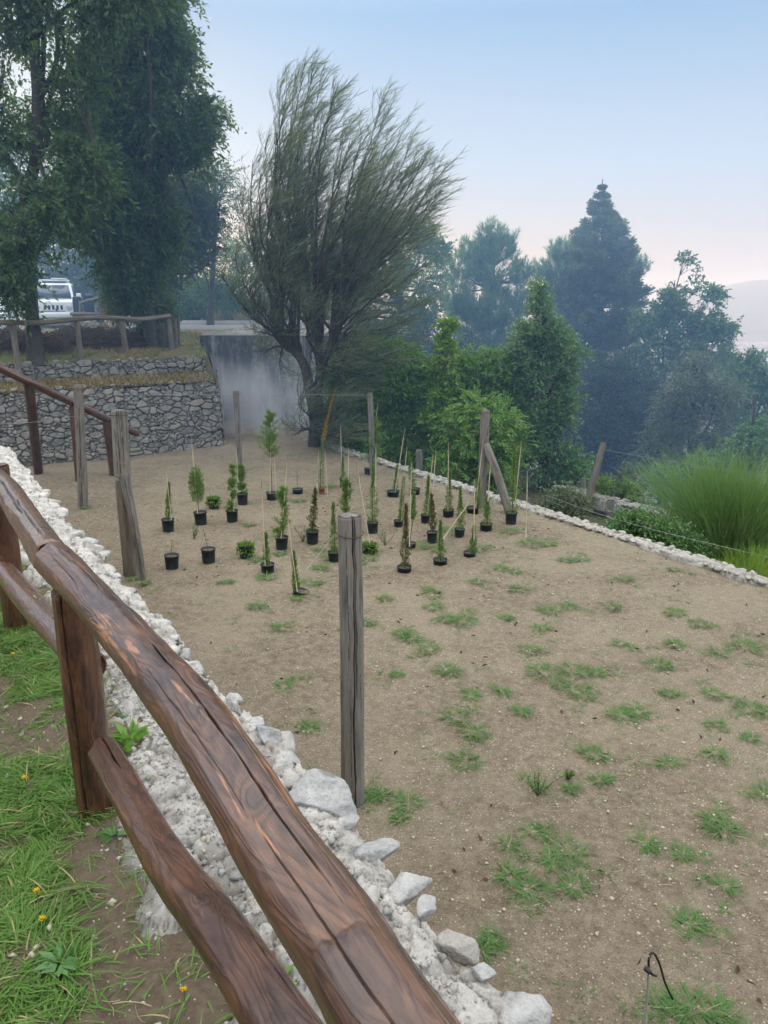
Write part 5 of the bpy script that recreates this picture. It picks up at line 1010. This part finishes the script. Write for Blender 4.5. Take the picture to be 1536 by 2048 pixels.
# ================================================================== WEEDS AND LITTER ON THE FIELD
def blades(P, az, L, W, rg, lean=.6, curl=.7, nseg=4, zdir=1.0):
    n = len(P); q = np.linspace(0, 1, nseg); h = np.stack([np.cos(az), np.sin(az), np.zeros(n)], 1); el = rg.normal(1.0, .35, n) * zdir
    C = P[:, None] + h[:, None] * (q * lean)[:, None] * L[:, None, None] + np.array([0, 0, 1.]) * ((q - curl * .6 * q ** 2) * 1.0)[:, None] * (L * el)[:, None, None] + h[:, None] * (curl * .4 * q ** 2)[:, None] * L[:, None, None]
    side = np.stack([-np.sin(az), np.cos(az), rg.normal(size=n) * .3], 1); wv = np.array([1, .85, .6, .08]) if nseg == 4 else np.linspace(1, .1, nseg); return ribbons(C, W[:, None] * wv, unit(side))
tufts = [(728, 1590, 16), (172, 1016, 9), (292, 1168, 12), (268, 1160, 8), (482, 946, 8), (966, 1020, 10), (1020, 1030, 8), (865, 1188, 22), (868, 1215, 20), (562, 1258, 22), (735, 1245, 20), (770, 1200, 14), (925, 1243, 34), (895, 1240, 24), (820, 1278, 28), (858, 1300, 24), (805, 1268, 18), (895, 1342, 30), (1100, 1222, 26), (1140, 1216, 20), (1085, 1256, 22), (1012, 1236, 14), (1060, 1300, 24), (1088, 1345, 40), (1150, 1342, 36), (1165, 1388, 30), (1120, 1370, 20), (1240, 1288, 14), (1315, 1328, 28), (1350, 1224, 24), (1400, 1250, 28), (1485, 1293, 38), (1440, 1305, 24), (1350, 1290, 20), (1245, 1432, 40), (1275, 1425, 28), (1340, 1388, 18), (1425, 1388, 24), (1500, 1420, 34), (1535, 1430, 30), (1190, 1508, 30), (1335, 1527, 18), (1430, 1512, 16), (912, 1440, 32), (945, 1470, 28), (930, 1522, 36), (1045, 1428, 14), (815, 1605, 30), (762, 1590, 22), (1018, 1690, 16), (1068, 1663, 16), (1140, 1705, 40), (1105, 1720, 26), (1290, 1683, 20), (1450, 1665, 38), (1428, 1640, 22), (1365, 1706, 18), (1055, 1780, 46), (1020, 1750, 28), (1150, 1775, 38), (1380, 1850, 38), (1452, 1772, 20), (1385, 2020, 60), (1340, 2035, 44), (1440, 2030, 34), (455, 1168, 14), (512, 1122, 18), (665, 1116, 24), (640, 1138, 18), (1160, 1118, 22), (1132, 1120, 18), (1348, 1140, 14), (1250, 1162, 16), (620, 1458, 18), (570, 1372, 16), (792, 1350, 12), (1000, 1140, 16), (960, 1100, 30), (870, 1098, 28), (900, 1060, 24), (835, 1095, 26), (1020, 1065, 24), (1060, 1090, 32), (1095, 1090, 22), (1040, 1180, 18), (955, 1165, 16), (1030, 1145, 14), (500, 1052, 12), (600, 1005, 14), (660, 975, 16), (690, 1000, 12), (735, 1120, 22), (715, 1130, 14), (620, 1170, 22), (640, 1100, 10), (560, 1110, 12), (535, 1158, 22), (597, 1200, 14), (515, 1215, 20), (1435, 1452, 12), (1500, 1480, 14), (1525, 1590, 16), (1225, 1215, 16), (1195, 1345, 14), (1005, 1385, 12), (940, 1395, 18), (1080, 1575, 14), (1145, 1580, 10), (1200, 1560, 14), (965, 1905, 16), (985, 1880, 12), (800, 1640, 10)]
rg = np.random.default_rng(900); mb = MB()
def tuft(c, rad, n, Ls, Ws, mb, rg, zfun, lean=.75):
    a = rg.uniform(0, 6.283, n); q = rg.random(n) ** .7 * rad * .75; x = c[0] + q * np.cos(a) * 1.0; y = c[1] + q * np.sin(a); z = zfun(x, y); az = a + rg.normal(size=n) * .8
    V, F = blades(np.stack([x, y, z - .004], 1), az, Ls * rg.uniform(.5, 1.3, n), Ws * rg.uniform(.7, 1.2, n), rg, lean, .8, zdir=.55); mb.add(V, F, rnd=np.repeat(np.clip(rg.random() * .45 + rg.random(n) * .5 + .5 * (rg.random(n) < .06), 0, 1), 8))
def fz(x, y): s, t_ = x * U[0] + y * U[1], x * Vv[0] + y * Vv[1]; return FZ + soil_z(s, t_)
for (px, py, r) in tufts:
    c = G(px, py, FZ); S_ = (c[1] * cp + 3.2 * sp) / 1536; rad = r * S_ * 1.0; tuft(c, rad, int(28 + 125 * min(rad / .2, 2.2)), .07 + .15 * rad, .0032, mb, rg, fz, .9)
    for _ in range(2): c2 = c + [rg.normal() * rad, rg.normal() * rad, 0]; tuft(c2, rad * .5, 22, .07, .003, mb, rg, fz)
for _ in range(1700):
    s0 = 1 + rg.random() * 15; t0 = rg.uniform(1.2, 8.2); c = ST(s0, t0); tuft(c, rg.uniform(.015, .08), rg.integers(3, 22), rg.uniform(.02, .06), .0022, mb, rg, fz)
tag(mb.build('field_weeds', L_['weed']), 'low tufts of creeping grass and weeds spread over the bare soil', 'weeds', kind='stuff')
# sparse upright wild seedlings between the pots
def sprig(px, py, h, lab):
    c = base(px, py); r_ = np.random.default_rng(int(px * 7 + py)); t = thing('wild_sprig', c, lab, 'weed', None); mb = MB(); P = []
    for _ in range(6):
        e = c + np.array([r_.normal() * h * .28, r_.normal() * h * .28, h * r_.uniform(.5, 1)]); Q = spline([c, (c + e) / 2 + r_.normal(size=3) * .03 * h, e], 8); V, F = tubes(Q, np.linspace(.0035, .001, 8), 4); mb.add(V, F); P.append(Q[2:])
    mb.build('stems', M['twig'], t); P = np.repeat(np.concatenate(P), 6, 0); V, F, a = leaves(P, unit(r_.normal(size=P.shape) + [0, 0, .7]), .028, .003, r_); mk('leaves', V, F, L_['weed'], t, False, dict(rnd=a))
sprig(1075, 1592, .24, 'sparse bushy sprig standing alone in the open field, right of the nearest grey post'); sprig(1135, 1560, .10, 'small low sprig beside the bushy one in the open field')
sprig(770, 1090, .26, 'tall weed between the double cypress and the bronze seedlings'); sprig(388, 1078, .2, 'thin wild sprig in front of the egg-crowned seedling'); sprig(605, 1085, .2, 'thin weed left of the bronze-tinted seedling')
# dark dead leaves
rg = np.random.default_rng(907); n = 230; s0 = 1 + rg.random(n) ** 1.3 * 11; t0 = rg.uniform(1.1, 8.2, n); xy = s0[:, None] * U + t0[:, None] * Vv; P = np.column_stack([xy, fz(xy[:, 0], xy[:, 1]) + .006]); a = rg.uniform(0, 6.283, n)
V, F, aa_ = leaves(P, unit(np.stack([np.cos(a), np.sin(a), rg.uniform(-.1, .5, n)], 1)), .055, .011, rg, .5); tag(mk('leaf_litter', V, F, plain('dead_leaves', (.06, .042, .03), .8, .2, var=.6, scale=4), None), 'curled dark dead leaves lying on the soil', 'dead leaves', kind='stuff')
# straw, pebbles
rg = np.random.default_rng(901); mb = MB(); n = 2600
s0 = 1 + rg.random(n) ** 1.5 * 14; t0 = rg.uniform(1.0, 8.3, n); xy = s0[:, None] * U + t0[:, None] * Vv; P = np.column_stack([xy, fz(xy[:, 0], xy[:, 1]) + .004]); az = rg.uniform(0, 6.283, n); L = rg.uniform(.02, .13, n); q = np.linspace(-.5, .5, 5)
C = P[:, None] + np.stack([np.cos(az), np.sin(az), rg.normal(size=n) * .08], 1)[:, None] * (q[:, None] * L[:, None, None]); C[..., 0] += (q ** 2) * L[:, None] * rg.normal(size=n)[:, None] * 1.2; C[..., 2] = fz(C[..., 0], C[..., 1]) + .003 + rg.uniform(0, .008, n)[:, None]
V, F = tubes(C, np.tile(rg.uniform(.0007, .0017, n)[:, None], (1, 5)), 3); mb.add(V, F); tag(mb.build('straw_litter', M['straw']), 'scattered dry straw stems lying on the soil', 'straw', kind='stuff')
mb = MB(); n = 42000; s0 = .6 + rg.random(n) ** 1.7 * 12; t0 = rg.uniform(1.0, 8.3, n); xy = s0[:, None] * U + t0[:, None] * Vv; z = fz(xy[:, 0], xy[:, 1])
O = np.array([[1, 0, 0], [-1, 0, 0], [0, 1, 0], [0, -1, 0], [0, 0, 1], [0, 0, -1]], float); OF = np.array([[0, 2, 4], [2, 1, 4], [1, 3, 4], [3, 0, 4], [2, 0, 5], [1, 2, 5], [3, 1, 5], [0, 3, 5]])
sz = np.minimum(.0023 * (rg.pareto(2.2, n) + 1), .017); V = O[None] * rg.uniform(.5, 1.2, (n, 6, 1)) * sz[:, None, None]; V[..., 2] *= .7; V = V + np.column_stack([xy, z + sz * .2])[:, None]; F = (OF[None] + (np.arange(n) * 6)[:, None, None]).reshape(-1, 3)
tag(mk('pebbles', V.reshape(-1, 3), F, M['pebble']), 'fine pale gravel and crumbs strewn over the field', 'pebbles', kind='stuff')
# ================================================================== FOREGROUND GRASS ON THE PATH
rg = np.random.default_rng(902); mb = MB(); n = 900000; s0 = rg.uniform(-1.6, 6.0, n); t0 = rg.uniform(-2.4, .70, n); xy = s0[:, None] * U + t0[:, None] * Vv
# keep only what can be near the view
xpx = xy[:, 0] / np.maximum(xy[:, 1] * cp + CAMZ * sp, .2); vis = (xy[:, 1] > .25) & (xpx > -.62) & (xpx < .2); s0, t0, xy = s0[vis], t0[vis], xy[vis]
d = fbm(P3(s0 * 1.5, t0 * 1.5), 3, 41) * 1.3 + .7 * fbm(P3(s0 * 6, t0 * 6), 3, 42) - .5 * sstep(t0 - tbs(s0), .16, .45) + .22 * sstep(-t0, -.25, .6) + .07
kp = (d > .02) & (rg.random(len(d)) < np.clip((d - .02) * 1.6 + .08, 0, .7)) | (rg.random(len(d)) < .02); s0, t0, xy = s0[kp], t0[kp], xy[kp]; n = len(s0)
cell = voro(xy[:, 0] * 14, xy[:, 1] * 14, 3)[2]; P = np.column_stack([xy, path_z(s0, t0) - .005]); az = cell * 6.283 * 3 + rg.normal(size=n) * .9; L = rg.uniform(.03, .09, n) * (.7 + .6 * cell); V, F = blades(P, az, L, rg.uniform(.0014, .0034, n), rg, .75, .9, zdir=.6); mb.add(V, F, rnd=np.repeat(np.clip(.15 * rg.random(n) + .8 * cell * rg.random(n) + 1.0 * (rg.random(n) < .05), 0, 1), 8))
tag(mb.build('path_grass', L_['grass']), 'patchy green grass growing beside the railing posts', 'grass', kind='stuff')
n = 2600; s0 = rg.uniform(-1.2, 6, n); t0 = rg.uniform(-2.5, .7, n); xy = s0[:, None] * U + t0[:, None] * Vv; az = rg.uniform(0, 6.283, n); L = rg.uniform(.02, .10, n); q = np.linspace(-.5, .5, 5)
base_z = np.array([path_z(np.array([a]), np.array([b]))[0] if b < .3 else wall_top_z(a, b) for a, b in zip(s0, t0)])
C = np.column_stack([xy, base_z + .006])[:, None] + np.stack([np.cos(az), np.sin(az), rg.normal(size=n) * .12], 1)[:, None] * (q[:, None] * L[:, None, None]); C[..., 1] += (q ** 2) * L[:, None] * rg.normal(size=n)[:, None]
V, F = tubes(C, np.tile(rg.uniform(.0006, .0014, n)[:, None], (1, 5)), 3); tag(mk('dry_stalks', V, F, M['straw']), 'dry stalks lying between the grass and the wall rubble', 'straw', kind='stuff')
# crumbs of mortar on the path side
n = 3000; s0 = rg.uniform(-1.2, 5, n); t0 = rg.normal(.22, .22, n); xy = s0[:, None] * U + t0[:, None] * Vv; sz = np.minimum(.0022 * (rg.pareto(2.2, n) + 1), .013); zz = np.array([max(path_z(np.array([a]), np.array([b]))[0], wall_top_z(a, b) if b > .25 else -9) for a, b in zip(s0, t0)])
V = O[None] * rg.uniform(.4, 1.3, (n, 6, 1)) * sz[:, None, None] + rg.normal(size=(n, 6, 3)) * sz[:, None, None] * .25; V = V + np.column_stack([xy, zz + sz * .2])[:, None]; F = (OF[None] + (np.arange(n) * 6)[:, None, None]).reshape(-1, 3)
tag(mk('mortar_crumbs', V.reshape(-1, 3), F, M['pebble']), 'pale mortar crumbs fallen between the wall and the grass', 'crumbs', kind='stuff')
# broad-leaved plants and dandelions by the post
def rosette(px, py, r, n, lab, kd='bright', up_=.5):
    c = G(px, py, .01); r_ = np.random.default_rng(int(px + py)); a = r_.uniform(0, 6.283, n); P = np.repeat(c[None], n, 0) + np.stack([np.cos(a), np.sin(a), a * 0], 1) * r * .15; Dl = unit(np.stack([np.cos(a), np.sin(a), r_.uniform(.1, up_ * 2, n)], 1)); t = thing('broadleaf_weed', c, lab, 'weed'); V, F, aa_ = leaves(P, Dl, r, r * .2, r_, .3); mk('leaves', V, F, L_[kd], t, False, dict(rnd=aa_))
rosette(262, 1478, .07, 30, 'round-leaved bright green weed right of the railing post'); rosette(245, 1500, .06, 18, 'smaller round-leaved weed touching the railing post'); rosette(120, 1925, .05, 26, 'dark serrated rosette lying flat in the grass', 'mid', .15); rosette(545, 1965, .06, 12, 'small green sprig poking from the rubble between the two rails'); rosette(230, 1672, .05, 12, 'small dark rosette at the foot of the railing post', 'mid', .2)
yel = plain('yellow_petals', (.75, .50, .02), .6)
for i, (px, py, lab) in enumerate(((50, 1556, 'yellow dandelion left of the railing post, upper one'), (73, 1783, 'brightest yellow dandelion in the middle of the grass'), (26, 1308, 'small yellow dandelion high at the left edge'), (85, 1838, 'faint yellow flower just below the brightest dandelion'), (368, 1980, 'tiny yellow flower near the lower rail at the bottom'))):
    g0 = G(px, py, .07); r_ = np.random.default_rng(i); t = thing('dandelion', (g0[0], g0[1], 0), lab, 'flower'); V, F = tubes(spline([g0 * [1, 1, 0], g0], 5), np.full(5, .0012), 5); mk('stem', V, F, L_['grass'], t, False, dict(rnd=np.full(len(V), .4)))
    n = 46; a = r_.uniform(0, 6.283, n); Dl = unit(np.stack([np.cos(a), np.sin(a), r_.uniform(.15, 1.4, n)], 1)); V, F, aa_ = leaves(np.repeat(g0[None], n, 0), Dl, .011, .0018, r_); mk('petals', V, F, yel, t)
# ================================================================== GRASS ON THE UPPER TERRACES
rg = np.random.default_rng(903)
def turf(name, lab, x0, x1, e0, e1, n, kd, Ls, zf, gate, seed, dens=True):
    x = rg.uniform(x0, x1, n); e = rg.uniform(e0, e1, n); y = yedge(x) + e; m_ = fbm(P3(x * 1.4, y * 1.4), 3, seed) > gate; m_ = m_ & ~((x > -4.15 - .32 * (y - 18.5)) & (y < 21.2)); x, y = x[m_], y[m_]; n = len(x)
    V, F = blades(np.column_stack([x, y, zf(x, y) - .01]), rg.uniform(0, 6.283, n), Ls * rg.uniform(.5, 1.3, n), np.full(n, .006), rg, .5, .7, zdir=.9); tag(mk(name, V, F, L_[kd], None, False, dict(rnd=np.repeat(rg.random(n) * .92, 8))), lab, 'grass', kind='stuff')
turf('terrace_grass', 'short green grass on the upper terrace below the fence', -11, -4.3, .1, 6, 26000, 'grass', .09, upl_z, -.02, 51)
turf('terrace_dry_grass', 'dry straw-coloured grass on the upper terrace', -11, -3.95, 0, 6, 30000, 'dry', .13, upl_z, -.1, 52)
n = 14000; a = rg.uniform(-9, .0, n); o = rg.uniform(.0, .92, n); x = W_B[0] + Wd[0] * a - Wn[0] * o; y = W_B[1] + Wd[1] * a - Wn[1] * o
V, F = blades(np.column_stack([x, y, -.16 + .12 * o]), rg.uniform(0, 6.283, n), rg.uniform(.06, .19, n), np.full(n, .007), rg, .5, .7); tag(mk('ledge_dry_grass', V, F, L_['dry'], None, False, dict(rnd=np.repeat(rg.random(n) * .92, 8))), 'dry golden grass on the ledge between the two wall tiers', 'grass', kind='stuff')
# heap of dry cuttings behind the fence
for i, (px, Yh, wd, hz, lab) in enumerate(((190, 19.6, 1.5, .5, 'heap of dry brown cuttings behind the upper fence'), (20, 17.8, 1.3, .45, 'heap of dark dry cuttings at the left edge behind the upper fence'))):
    c = D(px, 690, Yh); c[2] = ground_at(c[0], c[1]); n = 3800; a = rg.uniform(0, 6.283, n); q = np.sqrt(rg.random(n)); x = c[0] + q * wd * np.cos(a); y = c[1] + q * .8 * np.sin(a); z = c[2] + hz * np.sqrt(np.clip(1 - q ** 2, 0, 1)) * rg.uniform(.2, 1.05, n); az = rg.uniform(0, 6.283, n); L = rg.uniform(.15, .55, n); qq = np.linspace(-.5, .5, 4); C = np.column_stack([x, y, z])[:, None] + np.stack([np.cos(az), np.sin(az), rg.normal(size=n) * .35], 1)[:, None] * (qq[:, None] * L[:, None, None]); C[..., 2] = np.maximum(C[..., 2], c[2] + .01)
    V, F = tubes(C, np.tile(rg.uniform(.003, .009, n)[:, None], (1, 4)), 3); t = thing('brush_heap', c, lab, 'brush heap'); tag(mk('twigs', V, F, plain('dry_brush', (.17, .125, .085), .9, .1, var=.5, scale=8), t), kind='stuff')
c = D(310, 690, 19.9); c[2] = ground_at(c[0], c[1]); t = thing('tree_stump', c, 'dark ivy-wrapped stump right of the upper fence corner', 'stump'); V, F = tubes(spline([c - [0, 0, .1], c + [.02, 0, .35], c + [0, 0, .62]], 12), np.linspace(.42, .26, 12), 16); mk('trunk', V, F, M['bark'], t, True); rg2 = np.random.default_rng(5); V, F, a, tw_ = crown_mesh([(c + [0, 0, .35], .45)], 260, 8, .15, .06, .02, rg2, gate=-.9); mk('ivy', V, F, L_['dark'], t, False, dict(rnd=a))
# dry grass tussocks on the kerb
for i, (px, lab) in enumerate(((481, 'straw-coloured grass tussock on the road kerb'), (436, 'smaller straw tussock on the road kerb'))):
    c = D(px, 657, 27.5); c[2] = .93; n = 90; t = thing('dry_tussock', c, lab, 'grass tuft'); V, F = blades(c + rg.normal(size=(n, 3)) * [.12, .05, .0], rg.uniform(0, 6.283, n), rg.uniform(.2, .42, n), np.full(n, .012), rg, .45, .5); mk('blades', V, F, L_['dry'], t, False, dict(rnd=np.repeat(rg.random(n) * .9, 8)))
# ================================================================== FAR VALLEY
def ridge(name, Y, x0, x1, ztop, zb, seed, amp, mat):
    x = np.linspace(x0, x1, 160); y = np.linspace(0, 1, 40); X, Q = np.meshgrid(x, y, indexing='ij'); k = (X - x0) / (x1 - x0)
    top = zb + (ztop - zb) * np.exp(-((k - .38) / .30) ** 2) * (1 + .10 * fbm(P3(k * 7, k * 0), 4, seed)); Z = zb + (top - zb) * np.sin(Q * math.pi) ** .8 * (1 + .06 * fbm(P3(k * 20, Q * 6), 3, seed)); tag(mk(name, P3(X, Y + (Q - .5) * amp, Z), grid_faces(160, 40), mat, smooth=True), kind='structure')
mtn = plain('far_mountain_scrub', (.07, .085, .06), .95, .1, var=.3, scale=.004)
ridge('mountain', 12500, 2600, 12500, 330, -440, 3, 4200, mtn)
# built-up plain : thousands of pale houses, one mass
rg = np.random.default_rng(904); n = 5200; yy = rg.uniform(1700, 8200, n); xx = yy * rg.uniform(.40, .62, n); clump = fbm(P3(xx / 420, yy / 520), 3, 6) > -.05; xx, yy = xx[clump], yy[clump]; n = len(xx); zz = hill_z(xx, yy); V0, F0 = box(-.5, .5, -.5, .5, -.2, 1); 
sx = rg.uniform(14, 46, (n, 1)); V = V0[None] * np.stack([sx[:, 0], rg.uniform(12, 30, n), rg.uniform(7, 20, n)], 1)[:, None] + np.column_stack([xx, yy, zz])[:, None]; F = (F0[None] + (np.arange(n) * 8)[:, None, None]).reshape(-1, 4)
tag(mk('distant_town', V.reshape(-1, 3), F, plain('pale_plaster', (.36, .32, .28), .8, var=.25, scale=.02)), 'hazy sprawl of pale town houses on the far plain at the right', 'town', kind='stuff')
# ================================================================== SMOKE AND HAZE
def volume_box(name, x0, x1, y0, y1, z0, z1, dens, color, aniso=.2):
    V, F = box(x0, x1, y0, y1, z0, z1); m = bpy.data.materials.new(name); m.use_nodes = True; t = m.node_tree; t.nodes.clear(); o = t.nodes.new('ShaderNodeOutputMaterial'); v = t.nodes.new('ShaderNodeVolumePrincipled')
    v.inputs['Color'].default_value = color + (1,); v.inputs['Density'].default_value = dens; v.inputs['Anisotropy'].default_value = aniso; t.links.new(v.outputs[0], o.inputs['Volume']); ob = mk(name, V, F, m); tag(ob, kind='stuff'); return ob, v
tag(volume_box('haze', -9000, 16500, -40, 16500, -520, 420, .00007, (.80, .72, .70))[0], 'pale summer haze over the valley', 'haze')
tag(volume_box('smoke_layer', -60, 60, 11.5, 43, -40, 9.0, .0112, (.34, .60, 1.0), .1)[0], 'thin bluish smoke drifting among the trees', 'smoke')
ob, v = volume_box('smoke_wisp', -5.6, -.9, 18.3, 21.08, -1.75, .35, .1, (.93, .95, .99), .1); tag(ob, 'whitish smoke rising in front of the concrete wall', 'smoke')
t = v.id_data; g = t.nodes.new('ShaderNodeNewGeometry'); mp = t.nodes.new('ShaderNodeMapping'); mp.inputs['Scale'].default_value = (.9, .9, .55); nz = t.nodes.new('ShaderNodeTexNoise'); nz.inputs['Scale'].default_value = 1.5; nz.inputs['Detail'].default_value = 4
rp = t.nodes.new('ShaderNodeMapRange'); rp.inputs[1].default_value = .42; rp.inputs[2].default_value = .75; rp.inputs[3].default_value = 0; rp.inputs[4].default_value = 1.9
sx_ = t.nodes.new('ShaderNodeSeparateXYZ'); zr_ = t.nodes.new('ShaderNodeMapRange'); zr_.inputs[1].default_value = -1.5; zr_.inputs[2].default_value = .3; zr_.inputs[3].default_value = 1; zr_.inputs[4].default_value = 0; ml = t.nodes.new('ShaderNodeMath'); ml.operation = 'MULTIPLY'
t.links.new(g.outputs['Position'], mp.inputs[0]); t.links.new(mp.outputs[0], nz.inputs[0]); t.links.new(nz.outputs['Fac'], rp.inputs[0]); t.links.new(g.outputs['Position'], sx_.inputs[0]); t.links.new(sx_.outputs['Z'], zr_.inputs[0]); t.links.new(rp.outputs[0], ml.inputs[0]); t.links.new(zr_.outputs[0], ml.inputs[1]); t.links.new(ml.outputs[0], v.inputs['Density'])
